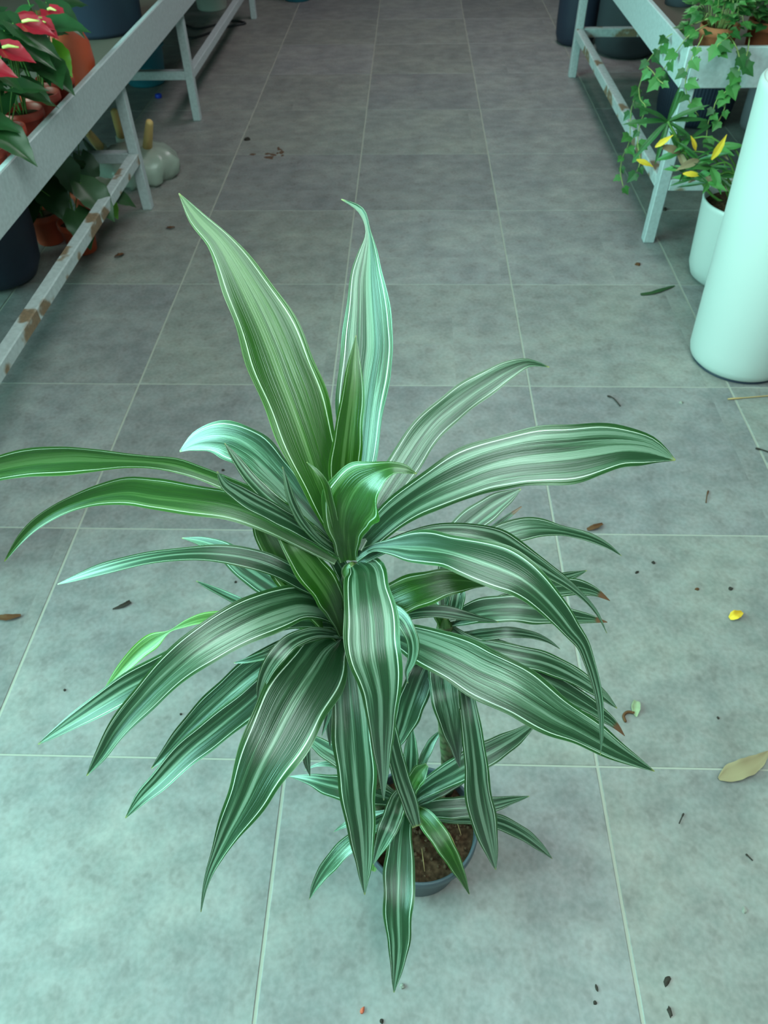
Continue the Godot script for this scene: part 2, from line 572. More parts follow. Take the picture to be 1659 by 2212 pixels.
func build_right_bench() -> void:
	var b := thing("plant_bench", "galvanised steel plant bench with a rusty lower rail on the right of the aisle", "bench", Vector3(0.90, 0, -2.72))
	bar(b, "apron", Vector3(-0.008, 0.547, -2.06), Vector3(0.012, 0.668, 0.0), "zinc")
	bar(b, "apron", Vector3(0.99, 0.547, -2.06), Vector3(1.01, 0.668, 0.0), "zinc")
	bar(b, "end_apron", Vector3(0.012, 0.547, -0.018), Vector3(0.99, 0.668, 0.0), "zinc")
	bar(b, "end_apron", Vector3(0.012, 0.547, -2.06), Vector3(0.99, 0.668, -2.04), "zinc")
	bar(b, "deck", Vector3(0.0125, 0.595, -2.04), Vector3(0.9895, 0.615, -0.0185), "deck")
	for z in [-0.02, -2.01]:
		for x in [0.012, 0.95]:
			bar(b, "leg", Vector3(x, 0.0, z - 0.042), Vector3(x + 0.042, 0.547, z), "zinc")
	for x in [0.012, 0.95]:
		bar(b, "rail", Vector3(x, 0.2, -2.01), Vector3(x + 0.042, 0.242, -0.062), "rusty")
	for z in [-0.02, -2.01]:
		bar(b, "cross_rail", Vector3(0.054, 0.2, z - 0.042), Vector3(0.95, 0.242, z), "rusty")
	for p in [[0.03, 0.64], [0.045, 0.575], [0.025, 0.58]]:
		part("screw", lathe([Vector2(0.0, 0.0015), Vector2(0.003, 0.0012), Vector2(0.004, 0.0), Vector2(0.004, -0.001)], 10), M["screw"], b, Transform3D(Basis(Vector3.RIGHT, PI / 2), Vector3(p[0], p[1], 0.0008)))

# ------------------------------------------------------------------ the dracaena
# each leaf: look, fold, then x y z width (mm) and the upper side's direction (hundredths) for each point, from base to tip
const LEAVES := [
	["young_leaf", 0.16, [-88.1, 834.9, 4.8, 183, 39, 58, 71, -95.5, 859.1, -10.9, 281, 40, 60, 70, -104.1, 882.1, -26.3, 398, 40, 62, 67, -113.2, 904.2, -41.9, 505, 40, 64, 66, -121.7, 925.7, -57.8, 572, 39, 66, 65, -130.9, 946.3, -73.9, 603, 38, 68, 63, -140.6, 966.2, -90.1, 605, 38, 70, 61, -150.3, 985.6, -106.9, 605, 37, 72, 59, -161.3, 1004.1, -123.7, 567, 36, 75, 56, -173.6, 1021.8, -140.6, 489, 34, 78, 53, -187.1, 1038.8, -157.8, 365, 32, 80, 50, -202.7, 1054.5, -174.6, 234, 27, 84, 47, -222.3, 1068.0, -189.9, 156, 26, 86, 45, -239.5, 1082.7, -207.6, 9, 27, 85, 45]],
	["striped_leaf", 0.22, [-81.6, 832.0, 5.1, 138, -21, 61, 77, -80.4, 849.6, -8.5, 179, -22, 61, 76, -79.0, 866.7, -22.2, 227, -22, 63, 74, -76.9, 883.3, -36.1, 301, -23, 65, 73, -74.9, 899.4, -50.2, 372, -22, 66, 72, -73.6, 915.3, -64.6, 418, -21, 68, 71, -72.3, 930.7, -79.3, 453, -21, 69, 69, -70.6, 945.8, -94.3, 479, -22, 71, 67, -68.3, 960.5, -109.7, 500, -22, 73, 65, -65.9, 975.0, -125.4, 513, -21, 73, 65, -66.4, 989.3, -141.6, 476, -20, 74, 65, -67.4, 1003.4, -158.2, 407, -20, 75, 63, -67.9, 1017.3, -175.3, 321, -20, 77, 61, -67.1, 1031.0, -193.0, 195, -21, 78, 59, -67.6, 1044.7, -211.2, 52, -22, 76, 61, -74.9, 1057.3, -228.7, 62, -24, 69, 68, -94.0, 1063.2, -239.2, 9, -22, 63, 75]],
	["young_leaf", 0.30, [-84.7, 832.0, 5.2, 135, 26, 16, 95, -84.6, 858.1, 0.9, 209, 26, 18, 95, -84.6, 882.1, -4.1, 277, 24, 22, 94, -84.1, 904.1, -10.0, 295, 22, 27, 94, -83.2, 924.3, -16.8, 290, 19, 34, 92, -81.1, 942.6, -24.7, 269, 17, 41, 90, -78.8, 959.4, -33.8, 234, 17, 49, 85, -76.6, 974.7, -44.2, 207, 19, 58, 79, -75.0, 988.6, -56.1, 164, 21, 67, 72, -74.5, 1001.3, -69.6, 89, 22, 74, 64, -73.7, 1012.9, -84.8, 4, 22, 77, 60]],
	["young_leaf", 0.22, [-84.6, 815.7, 4.4, 180, 19, -18, 97, -84.6, 838.0, 8.6, 222, 16, -17, 97, -84.2, 858.3, 11.9, 275, 7, -15, 99, -83.2, 876.9, 14.3, 371, -11, -10, 99, -80.6, 893.5, 15.7, 473, -33, 1, 94, -76.3, 908.2, 16.4, 562, -45, 14, 88, -71.1, 920.9, 16.3, 545, -50, 27, 82, -64.8, 931.4, 15.6, 448, -51, 45, 73, -57.0, 939.4, 14.8, 301, -44, 63, 65, -48.5, 945.1, 13.5, 180, -29, 77, 57, -39.2, 947.7, 12.5, 109, -5, 86, 51, -29.6, 946.5, 12.8, 75, 21, 83, 52, -20.4, 942.5, 13.2, 8, 31, 78, 55]],
	["striped_leaf", 0.16, [-78.4, 824.8, 4.8, 152, -23, 57, 79, -60.7, 844.5, -4.3, 230, -23, 60, 77, -42.0, 861.6, -12.9, 292, -22, 65, 73, -21.4, 875.9, -20.5, 332, -19, 70, 69, 0.3, 887.3, -27.3, 396, -15, 74, 66, 23.1, 896.1, -33.5, 463, -9, 77, 63, 46.4, 903.1, -39.8, 491, -3, 79, 62, 70.7, 906.8, -44.7, 526, 4, 80, 61, 96.0, 907.5, -48.5, 563, 10, 79, 60, 121.7, 906.8, -53.0, 554, 15, 80, 58, 147.9, 905.8, -59.2, 494, 19, 80, 57, 174.8, 903.6, -66.2, 388, 25, 78, 58, 203.0, 896.6, -70.4, 279, 30, 70, 65, 230.2, 883.8, -70.4, 14, 30, 65, 70]],
	["striped_leaf", 0.15, [-75.7, 834.8, 4.5, 115, 14, 77, 62, -67.6, 845.9, -11.1, 170, 14, 77, 62, -58.7, 856.6, -26.8, 223, 13, 78, 61, -47.9, 866.6, -42.0, 269, 13, 79, 60, -36.6, 876.3, -57.3, 301, 14, 79, 60, -25.5, 886.1, -73.1, 315, 14, 80, 59, -13.5, 895.6, -88.9, 310, 15, 80, 58, 0.2, 904.0, -103.9, 298, 16, 80, 58, 16.7, 910.7, -117.7, 289, 17, 80, 58, 34.3, 916.5, -130.8, 276, 18, 79, 58, 53.0, 921.4, -143.5, 249, 19, 79, 58, 72.5, 925.8, -155.9, 194, 21, 78, 59, 93.9, 927.9, -166.4, 85, 25, 72, 65, 116.3, 921.5, -168.1, 10, 24, 65, 72]],
	["young_leaf", 0.35, [-96.0, 827.9, 4.8, 92, -10, 33, 94, -114.0, 844.8, -3.1, 137, -9, 34, 94, -132.6, 860.1, -10.4, 169, -5, 35, 94, -153.3, 872.7, -15.7, 176, -2, 36, 93, -174.5, 883.7, -20.5, 170, -2, 36, 93, -196.2, 893.3, -24.7, 148, -2, 37, 93, -218.4, 901.4, -28.3, 135, -2, 37, 93, -241.1, 908.0, -31.4, 150, 0, 37, 93, -264.8, 911.4, -32.0, 126, 3, 35, 93, -288.7, 913.0, -31.9, 152, 2, 35, 94, -313.0, 913.9, -32.0, 225, 0, 35, 94, -337.5, 914.3, -32.5, 277, -1, 34, 94, -362.4, 912.4, -31.7, 284, 1, 32, 95, -387.6, 908.9, -30.2, 265, 2, 30, 95, -413.0, 903.7, -27.9, 228, 3, 28, 96, -438.6, 896.8, -24.8, 200, 4, 27, 96]],
	["young_leaf", 0.30, [-95.3, 817.9, 5.1, 102, 11, 57, 82, -115.8, 829.6, -0.3, 146, 9, 57, 81, -136.1, 840.6, -6.3, 186, 6, 59, 81, -156.4, 850.9, -12.8, 221, 4, 60, 80, -177.7, 859.4, -18.6, 260, 2, 62, 79, -200.0, 865.2, -22.9, 287, 0, 62, 78, -223.5, 868.2, -25.3, 296, -2, 62, 79, -247.4, 869.7, -27.6, 303, -5, 62, 78, -271.7, 870.5, -30.4, 304, -9, 63, 77, -296.4, 871.1, -34.2, 277, -10, 60, 79, -321.5, 866.6, -33.9, 211, -9, 54, 83, -346.6, 859.1, -31.7, 159, -8, 50, 86, -371.5, 849.0, -28.1, 131, -4, 44, 89, -394.9, 835.5, -22.2, 106, 4, 37, 93, -415.9, 818.2, -13.8, 70, 15, 31, 94, -434.6, 798.2, -3.8, 9, 20, 28, 94]],
	["striped_leaf", 0.10, [-91.2, 835.0, 4.9, 118, 26, 82, 51, -102.0, 844.0, -4.0, 164, 24, 84, 49, -113.1, 852.0, -13.8, 208, 18, 88, 44, -124.7, 858.8, -24.4, 247, 13, 91, 39, -136.7, 864.6, -35.9, 284, 8, 94, 34, -148.9, 869.7, -48.7, 329, 4, 96, 29, -161.8, 873.8, -62.4, 373, 0, 97, 25, -175.5, 877.0, -77.2, 413, -7, 98, 21, -191.6, 877.9, -91.5, 432, -18, 96, 19, -210.4, 876.0, -104.7, 412, -33, 92, 22, -231.5, 869.2, -114.6, 331, -48, 82, 31, -253.0, 857.5, -121.4, 199, -58, 68, 45, -273.0, 840.7, -124.8, 17, -59, 60, 54]],
	["striped_leaf", 0.30, [-93.5, 832.1, 5.4, 94, 59, 75, 29, -104.9, 842.3, 2.1, 114, 58, 76, 29, -116.3, 852.1, -1.4, 134, 56, 77, 29, -127.6, 861.4, -5.0, 146, 54, 79, 28, -139.1, 870.2, -8.5, 151, 53, 80, 28, -150.2, 878.9, -12.6, 150, 52, 80, 29, -160.9, 887.5, -17.2, 148, 53, 79, 31, -170.6, 896.6, -22.9, 141, 53, 77, 35, -179.4, 905.9, -29.5, 117, 53, 76, 37, -187.5, 915.2, -36.7, 76, 52, 77, 37, -195.7, 924.2, -44.1, 5, 52, 77, 36]],
	["striped_leaf", 0.30, [-91.7, 825.0, 5.2, 62, 91, 42, 1, -99.9, 842.5, 11.6, 80, 91, 42, 4, -107.8, 858.3, 16.7, 93, 91, 39, 15, -114.3, 873.2, 19.8, 97, 89, 33, 32, -119.9, 887.3, 21.0, 96, 83, 30, 46, -124.5, 900.1, 20.5, 91, 76, 32, 57, -128.2, 911.8, 18.4, 82, 66, 36, 67, -130.6, 922.3, 14.5, 67, 57, 45, 69, -132.5, 931.5, 9.3, 43, 52, 58, 62, -135.0, 939.2, 2.6, 4, 51, 65, 57]],
	["young_leaf", 0.30, [-91.3, 832.1, 5.4, 71, 32, -18, 93, -91.9, 852.4, 9.6, 71, 31, -17, 94, -92.4, 870.6, 12.6, 72, 29, -12, 95, -93.2, 886.6, 14.2, 73, 29, -4, 96, -94.4, 900.5, 14.4, 73, 30, 7, 95, -96.0, 912.4, 13.1, 72, 28, 22, 93, -97.9, 922.6, 10.3, 64, 30, 42, 86, -101.7, 930.3, 6.3, 49, 27, 67, 69, -107.6, 935.6, 1.5, 30, 11, 85, 52, -115.1, 938.4, -4.2, 4, 0, 90, 44]],
	["striped_leaf", 0.25, [-91.6, 827.9, 4.7, 80, 70, 29, 65, -102.3, 844.2, 8.8, 101, 69, 30, 66, -112.7, 859.4, 12.4, 121, 67, 31, 68, -122.8, 873.4, 15.5, 140, 64, 34, 69, -132.8, 886.3, 17.9, 157, 62, 37, 69, -142.8, 897.9, 20.1, 167, 59, 42, 69, -153.0, 908.2, 21.8, 169, 54, 45, 71, -162.9, 917.8, 22.5, 163, 47, 48, 74, -172.5, 926.8, 22.1, 138, 39, 51, 76, -181.7, 935.5, 20.4, 92, 28, 52, 81, -187.8, 945.2, 15.5, 8, 18, 53, 83]],
	["young_leaf", 0.20, [-98.4, 667.9, -1.0, 125, 88, 33, 33, -108.4, 693.4, 0.4, 211, 86, 34, 37, -117.8, 715.8, -0.2, 289, 82, 39, 43, -126.7, 735.1, -2.8, 360, 76, 47, 46, -135.6, 751.4, -7.4, 406, 68, 58, 45, -144.6, 764.7, -14.2, 429, 58, 71, 40, -153.8, 775.3, -23.2, 417, 47, 82, 31, -163.2, 783.3, -34.8, 373, 38, 90, 20, -172.6, 788.9, -49.0, 316, 30, 95, 8, -182.5, 792.1, -66.0, 218, 24, 97, -3, -193.8, 792.8, -85.6, 33, 21, 97, -8]],
	["young_leaf", 0.25, [-96.0, 674.8, -0.7, 87, 58, -9, 81, -97.9, 708.5, 4.5, 161, 61, -7, 79, -100.6, 738.0, 8.4, 234, 67, 0, 74, -104.7, 763.5, 10.8, 308, 73, 10, 68, -110.4, 784.6, 11.9, 340, 75, 24, 62, -117.4, 801.9, 11.4, 339, 70, 38, 60, -124.8, 815.7, 8.8, 315, 60, 56, 58, -132.7, 826.1, 3.8, 255, 44, 74, 51, -140.6, 833.8, -4.0, 198, 27, 89, 36, -149.2, 838.5, -14.4, 124, 11, 98, 18, -159.1, 840.0, -27.3, 19, 4, 100, 9]],
	["striped_leaf", 0.25, [-88.7, 754.5, 2.3, 77, 15, 36, 92, -89.6, 766.1, -2.2, 108, 16, 38, 91, -91.0, 777.1, -6.7, 136, 26, 42, 87, -94.6, 787.1, -10.9, 153, 36, 50, 79, -99.9, 796.3, -14.8, 160, 40, 57, 71, -106.2, 804.4, -18.2, 160, 41, 65, 64, -113.8, 811.2, -21.1, 144, 39, 71, 59, -121.7, 817.4, -23.9, 114, 35, 75, 57, -129.7, 823.2, -26.9, 68, 31, 77, 55, -137.8, 828.4, -30.2, 19, 29, 79, 54]],
	["striped_leaf", 0.12, [-76.6, 813.0, 4.3, 203, -34, 94, -8, -67.8, 817.3, 18.0, 387, -16, 98, -10, -64.3, 819.0, 41.7, 438, -3, 100, -1, -61.2, 818.2, 61.1, 480, -1, 99, 11, -58.8, 814.9, 78.1, 494, 2, 96, 27, -57.5, 809.1, 93.0, 494, 4, 89, 46, -55.4, 800.6, 105.7, 479, 9, 77, 63, -52.1, 789.2, 116.4, 419, 14, 62, 77, -49.5, 774.9, 125.5, 349, 11, 47, 88, -48.9, 757.1, 133.3, 294, 4, 34, 94, -49.1, 735.8, 139.8, 244, 3, 25, 97, -48.9, 711.0, 145.2, 189, 5, 18, 98, -48.7, 682.5, 149.5, 133, 5, 13, 99, -48.6, 650.1, 153.1, 73, 5, 9, 99, -48.5, 613.7, 156.0, 10, 5, 8, 100]],
	["striped_leaf", 0.18, [-95.6, 701.0, -0.0, 102, 66, 35, 67, -113.1, 730.9, 1.4, 234, 71, 45, 54, -134.7, 751.4, 8.9, 362, 66, 67, 33, -155.9, 762.3, 23.2, 430, 54, 79, 28, -175.5, 768.7, 38.0, 444, 45, 84, 31, -194.0, 771.7, 52.6, 434, 36, 86, 37, -212.0, 771.9, 66.2, 410, 27, 86, 44, -229.0, 768.8, 79.4, 374, 17, 84, 52, -245.1, 762.2, 92.4, 330, 8, 79, 60, -261.2, 752.8, 104.5, 293, -1, 74, 68, -277.2, 740.4, 115.9, 260, -8, 68, 73, -293.7, 725.1, 126.5, 223, -13, 61, 78, -310.0, 706.5, 136.8, 176, -14, 53, 84, -325.8, 684.1, 147.1, 114, -18, 48, 86, -344.0, 659.3, 156.3, 9, -23, 48, 85]],
	["striped_leaf", 0.20, [-99.1, 701.0, 0.1, 91, 46, 74, 49, -125.5, 714.3, 5.1, 138, 44, 76, 49, -151.2, 723.7, 11.4, 177, 37, 80, 47, -176.2, 728.1, 20.9, 202, 28, 83, 48, -200.2, 729.0, 31.5, 232, 21, 84, 50, -223.2, 727.0, 42.8, 268, 15, 83, 53, -245.9, 723.2, 53.5, 297, 9, 82, 56, -268.5, 717.4, 63.9, 303, 3, 80, 59, -291.2, 709.8, 73.9, 303, -3, 79, 62, -314.6, 700.7, 83.0, 281, -8, 76, 64, -337.9, 689.3, 92.1, 241, -13, 73, 67, -361.7, 675.8, 101.1, 185, -18, 71, 68, -386.7, 660.9, 109.2, 113, -22, 69, 68, -412.6, 644.0, 117.1, 10, -24, 69, 69]],
	["lime_leaf", 0.20, [-100.2, 682.2, -0.6, 74, 41, 82, 39, -118.4, 691.2, -0.4, 95, 39, 83, 40, -136.5, 699.1, -0.6, 115, 33, 86, 39, -154.7, 705.5, -0.8, 128, 27, 88, 39, -173.2, 710.5, -1.1, 133, 20, 90, 38, -191.8, 713.8, -1.1, 133, 12, 92, 38, -210.6, 715.1, -0.5, 132, 3, 92, 39, -229.7, 714.4, 0.6, 125, -5, 92, 40, -249.0, 711.9, 2.0, 114, -14, 89, 43, -267.8, 706.2, 5.4, 76, -21, 84, 49, -286.1, 697.9, 9.8, 27, -27, 79, 55, -303.8, 687.5, 15.0, 179, -30, 74, 60, -321.2, 675.1, 20.8, 183, -31, 68, 66, -337.4, 660.1, 27.5, 151, -31, 63, 71, -353.5, 643.5, 34.5, 95, -32, 60, 74, -369.7, 625.5, 41.4, 17, -33, 58, 74]],
	["striped_leaf", 0.25, [-100.8, 672.7, -0.8, 78, -7, 99, 14, -119.7, 672.4, -8.1, 95, -8, 99, 14, -139.0, 671.7, -15.8, 113, -9, 99, 13, -158.6, 670.8, -23.9, 125, -10, 99, 12, -178.5, 669.8, -32.7, 124, -10, 99, 11, -198.7, 668.7, -42.0, 118, -11, 99, 10, -219.2, 667.4, -51.9, 113, -10, 99, 10, -240.0, 666.3, -62.6, 102, -9, 99, 9, -260.9, 665.4, -74.3, 75, -9, 99, 8, -282.4, 664.2, -86.3, 12, -10, 99, 7]],
	["striped_leaf", 0.18, [-93.6, 736.5, 1.0, 95, 54, 76, 37, -113.6, 752.5, -2.7, 146, 52, 77, 36, -133.7, 766.9, -6.8, 188, 47, 81, 35, -153.9, 779.6, -11.1, 210, 40, 86, 32, -175.3, 789.3, -14.3, 232, 30, 91, 28, -197.7, 795.7, -16.0, 232, 19, 95, 26, -220.9, 799.1, -16.6, 199, 8, 96, 26, -244.4, 799.8, -16.4, 157, -2, 96, 27, -268.4, 797.9, -15.4, 137, -11, 95, 29, -292.7, 793.6, -14.0, 137, -19, 93, 31, -317.5, 787.0, -12.3, 139, -25, 91, 33, -342.7, 778.6, -10.6, 132, -30, 89, 34, -368.7, 768.4, -9.0, 89, -34, 87, 35, -395.6, 756.6, -7.8, 11, -36, 86, 35]],
	["striped_leaf", 0.15, [-97.1, 691.6, -0.4, 93, 1, 94, 35, -115.4, 695.4, -10.0, 141, -1, 94, 34, -133.9, 698.6, -20.2, 190, -3, 95, 33, -152.6, 701.6, -31.3, 237, -5, 95, 31, -171.4, 704.3, -43.4, 291, -6, 95, 29, -190.4, 706.7, -56.2, 311, -8, 96, 28, -209.8, 708.8, -69.9, 304, -8, 96, 26, -229.0, 711.2, -85.1, 253, -11, 96, 25, -249.8, 712.0, -99.6, 183, -19, 95, 25, -273.6, 709.3, -111.5, 109, -28, 92, 28, -299.2, 703.5, -121.1, 12, -32, 90, 30]],
	["striped_leaf", 0.20, [-99.1, 701.0, 0.1, 52, 47, 78, 43, -108.9, 707.0, -0.1, 56, 43, 79, 43, -118.7, 712.2, -0.8, 62, 36, 83, 43, -128.6, 716.5, -2.1, 67, 27, 86, 42, -138.6, 720.0, -4.0, 70, 19, 89, 41, -148.7, 722.6, -6.4, 71, 10, 91, 39, -158.9, 724.6, -9.5, 66, 2, 93, 36, -169.4, 725.6, -12.9, 54, -9, 94, 34, -180.4, 725.0, -16.2, 35, -19, 93, 32, -191.8, 723.4, -19.8, 10, -23, 92, 31]],
	["striped_leaf", 0.14, [-97.0, 675.6, -1.4, 156, 47, 88, -2, -112.0, 684.0, 21.8, 520, 41, 91, -2, -121.7, 687.9, 46.4, 671, 34, 94, 2, -131.0, 690.0, 69.0, 723, 31, 95, 8, -139.9, 690.0, 89.7, 718, 27, 95, 17, -148.0, 687.8, 109.0, 689, 22, 94, 27, -156.0, 683.3, 126.8, 640, 17, 91, 38, -164.6, 676.7, 142.9, 570, 11, 86, 50, -173.0, 667.5, 157.9, 497, 6, 79, 61, -181.1, 655.4, 172.0, 424, -1, 72, 70, -190.6, 641.0, 184.7, 337, -9, 65, 76, -201.3, 624.0, 196.4, 239, -15, 58, 80, -212.3, 603.9, 207.5, 147, -17, 51, 84, -223.2, 580.3, 218.3, 84, -13, 43, 89, -232.2, 552.9, 229.3, 44, -3, 36, 93, -239.5, 521.4, 240.5, 10, 3, 33, 94]],
	["striped_leaf", 0.16, [-94.9, 656.7, -2.2, 148, -3, 96, 27, -92.1, 650.3, 20.9, 295, -2, 95, 32, -89.5, 642.0, 42.3, 383, -1, 91, 41, -87.1, 631.9, 62.1, 427, 0, 86, 51, -84.6, 619.7, 80.4, 446, 1, 80, 60, -82.4, 605.2, 97.4, 446, 2, 73, 69, -80.6, 588.4, 113.3, 436, 3, 65, 76, -78.8, 569.0, 128.3, 409, 4, 58, 82, -76.8, 547.0, 142.4, 364, 6, 51, 86, -74.3, 522.2, 155.8, 297, 6, 45, 89, -73.1, 494.5, 168.7, 228, 2, 40, 92, -72.6, 463.6, 181.4, 141, 0, 36, 93, -72.3, 429.4, 193.8, 11, 0, 34, 94]],
	["striped_leaf", 0.20, [-99.5, 667.9, -0.9, 94, 26, 82, 50, -123.3, 673.6, 2.1, 157, 21, 84, 50, -145.9, 674.0, 8.2, 222, 10, 85, 52, -167.1, 668.9, 17.8, 283, 2, 82, 58, -187.2, 661.0, 27.9, 319, -4, 78, 62, -206.4, 650.4, 38.2, 329, -9, 74, 67, -225.1, 637.6, 48.6, 317, -13, 70, 70, -243.8, 622.7, 58.7, 291, -17, 66, 73, -262.9, 606.1, 68.4, 254, -20, 63, 75, -282.1, 587.2, 77.9, 200, -23, 59, 78, -301.5, 566.2, 87.3, 125, -26, 56, 78, -322.1, 543.5, 96.2, 11, -28, 56, 78]],
	["striped_leaf", 0.20, [-98.0, 656.8, -2.1, 95, 30, 86, 40, -123.1, 660.7, 8.2, 175, 26, 87, 41, -145.4, 659.8, 20.9, 235, 16, 88, 45, -165.1, 654.1, 36.3, 271, 10, 86, 50, -184.1, 646.7, 51.0, 298, 5, 84, 55, -202.8, 637.5, 65.1, 315, 0, 82, 58, -222.5, 627.4, 77.8, 324, -6, 80, 60, -242.7, 615.9, 89.6, 321, -11, 77, 63, -263.4, 602.8, 100.7, 294, -16, 73, 66, -283.3, 586.9, 112.3, 261, -18, 69, 70, -303.1, 568.6, 124.0, 215, -22, 66, 72, -324.2, 548.8, 134.9, 144, -23, 62, 75, -343.8, 525.6, 147.0, 11, -21, 59, 78]],
	["striped_leaf", 0.25, [-96.9, 677.4, -0.8, 63, 88, 41, 22, -108.4, 697.0, 9.0, 93, 87, 45, 22, -119.6, 712.4, 17.8, 120, 80, 57, 17, -130.7, 722.9, 27.7, 144, 68, 72, 14, -141.0, 728.8, 37.6, 163, 52, 83, 20, -150.0, 730.3, 47.5, 177, 34, 88, 34, -157.8, 727.9, 56.6, 177, 17, 83, 53, -164.6, 722.0, 64.9, 162, 5, 69, 72, -170.6, 712.7, 72.1, 134, 0, 52, 86, -175.6, 700.1, 78.1, 84, 2, 35, 94, -179.8, 684.1, 83.0, 10, 4, 28, 96]],
	["striped_leaf", 0.25, [-95.3, 677.4, -0.8, 63, 85, 46, 26, -107.8, 695.2, 8.0, 101, 82, 51, 24, -119.9, 708.4, 16.8, 129, 74, 65, 19, -131.6, 716.7, 26.9, 142, 61, 76, 20, -143.0, 721.8, 36.2, 144, 48, 83, 29, -154.0, 723.7, 44.4, 131, 32, 85, 41, -165.4, 723.2, 50.7, 111, 13, 85, 52, -177.7, 720.9, 54.7, 89, -8, 82, 57, -190.8, 716.7, 56.4, 56, -27, 79, 55, -205.0, 710.7, 55.8, 10, -35, 77, 53]],
	["striped_leaf", 0.20, [-98.8, 642.2, -2.1, 75, -15, 65, 75, -105.2, 629.3, 7.9, 84, -16, 63, 76, -111.7, 615.4, 17.4, 94, -18, 59, 78, -118.3, 600.6, 26.6, 103, -20, 56, 80, -125.0, 584.7, 35.5, 109, -22, 53, 82, -132.1, 567.7, 44.0, 111, -26, 50, 82, -140.3, 549.6, 52.1, 110, -23, 46, 86, -145.5, 530.2, 60.5, 101, -2, 39, 92, -145.7, 508.9, 69.0, 85, 20, 36, 91, -143.2, 486.7, 77.0, 6, 27, 35, 89]],
	["striped_leaf", 0.20, [-97.2, 642.2, -2.2, 86, -19, 40, 90, -100.6, 629.9, 2.5, 92, -20, 39, 90, -104.0, 617.1, 7.1, 99, -21, 37, 91, -107.6, 603.7, 11.5, 106, -21, 35, 91, -111.1, 589.7, 15.8, 110, -21, 33, 92, -114.6, 575.2, 20.0, 109, -20, 31, 93, -117.9, 560.0, 24.2, 95, -20, 29, 93, -121.5, 544.2, 28.3, 71, -24, 29, 93, -125.8, 528.0, 32.1, 41, -29, 29, 91, -130.5, 511.2, 35.9, 6, -31, 29, 91]],
	["striped_leaf", 0.20, [-95.6, 642.2, -2.2, 97, -24, 33, 91, -99.8, 627.2, 2.1, 110, -25, 33, 91, -104.1, 611.6, 6.3, 126, -25, 31, 92, -108.4, 595.5, 10.5, 139, -23, 29, 93, -112.1, 578.6, 14.7, 145, -18, 27, 95, -115.3, 560.9, 19.0, 143, -14, 25, 96, -118.1, 542.5, 23.3, 129, -9, 23, 97, -120.2, 523.4, 27.6, 103, -2, 22, 98, -121.5, 503.6, 31.9, 61, 5, 21, 98, -122.0, 483.1, 36.2, 6, 8, 20, 98]],
	["striped_leaf", 0.20, [-77.1, 822.5, 4.6, 110, -61, 52, 59, -60.3, 839.2, 7.2, 75, -61, 62, 50, -42.7, 849.2, 13.8, 155, -53, 74, 40, -25.1, 856.9, 21.1, 284, -48, 78, 41, -8.2, 863.3, 27.3, 320, -41, 80, 43, 8.2, 867.3, 33.8, 301, -32, 84, 44, 24.0, 868.8, 40.5, 352, -23, 85, 47, 39.4, 868.7, 46.8, 397, -14, 85, 50, 54.6, 866.9, 52.5, 407, -4, 84, 54, 69.5, 863.0, 58.0, 353, 5, 80, 59, 83.0, 856.2, 64.3, 296, 12, 74, 67, 95.3, 846.7, 71.3, 252, 16, 66, 73, 106.9, 835.2, 78.0, 219, 20, 59, 78, 118.2, 821.8, 84.5, 170, 24, 54, 80, 130.3, 806.9, 90.0, 124, 20, 45, 87, 138.6, 789.0, 96.8, 103, 9, 36, 93, 146.2, 769.0, 103.4, 91, 5, 31, 95, 153.1, 747.0, 109.8, 73, -2, 26, 97, 158.8, 722.9, 116.1, 50, -10, 22, 97, 163.4, 696.8, 122.3, 36, -18, 19, 96, 166.8, 668.8, 128.2, 5, -22, 18, 96]],
	["striped_leaf", 0.20, [-75.7, 813.3, 4.0, 91, -36, 62, 69, -57.5, 826.3, 1.7, 105, -33, 65, 69, -39.5, 837.2, -1.0, 121, -27, 70, 66, -20.6, 844.7, -3.0, 140, -18, 76, 62, -1.2, 849.0, -4.1, 164, -8, 79, 60, 18.6, 849.6, -4.1, 193, 3, 80, 60, 38.3, 846.9, -3.2, 221, 13, 77, 62, 57.7, 840.8, -1.5, 238, 22, 72, 67, 76.0, 830.8, 1.8, 219, 27, 65, 71, 94.4, 818.6, 4.7, 182, 33, 61, 72, 113.1, 804.4, 7.1, 136, 38, 57, 73, 132.6, 788.5, 8.5, 91, 41, 52, 75, 151.3, 769.5, 10.6, 54, 38, 44, 82, 168.4, 746.8, 14.0, 33, 28, 33, 90, 182.2, 720.4, 18.8, 5, 20, 28, 94]],
	["young_leaf", 0.15, [-88.5, 710.2, 0.2, 153, -74, 44, 51, -73.3, 729.7, 5.8, 215, -72, 45, 53, -58.9, 746.3, 9.7, 273, -66, 49, 57, -45.1, 760.2, 12.0, 334, -57, 56, 60, -31.5, 771.1, 12.7, 365, -45, 64, 62, -18.0, 779.0, 11.9, 359, -28, 74, 61, -4.4, 783.9, 9.6, 334, -7, 81, 58, 9.6, 785.6, 6.1, 289, 16, 83, 53, 24.3, 783.1, 2.3, 223, 37, 79, 49, 39.5, 776.6, -1.9, 133, 52, 70, 48, 55.2, 766.3, -6.8, 19, 58, 66, 48]],
	["striped_leaf", 0.25, [-87.1, 686.8, -0.8, 74, -53, 73, 43, -69.2, 699.1, 0.1, 94, -50, 75, 43, -51.7, 709.7, 0.1, 113, -42, 79, 44, -34.4, 718.1, -0.5, 129, -33, 84, 43, -17.1, 724.3, -1.7, 142, -20, 89, 40, 0.6, 726.6, -1.6, 141, -4, 92, 39, 18.3, 725.7, -1.0, 139, 11, 91, 40, 35.9, 721.5, 0.2, 102, 23, 88, 41, 53.9, 715.9, -0.0, 58, 32, 86, 39, 72.4, 709.0, -1.7, 10, 35, 85, 38]],
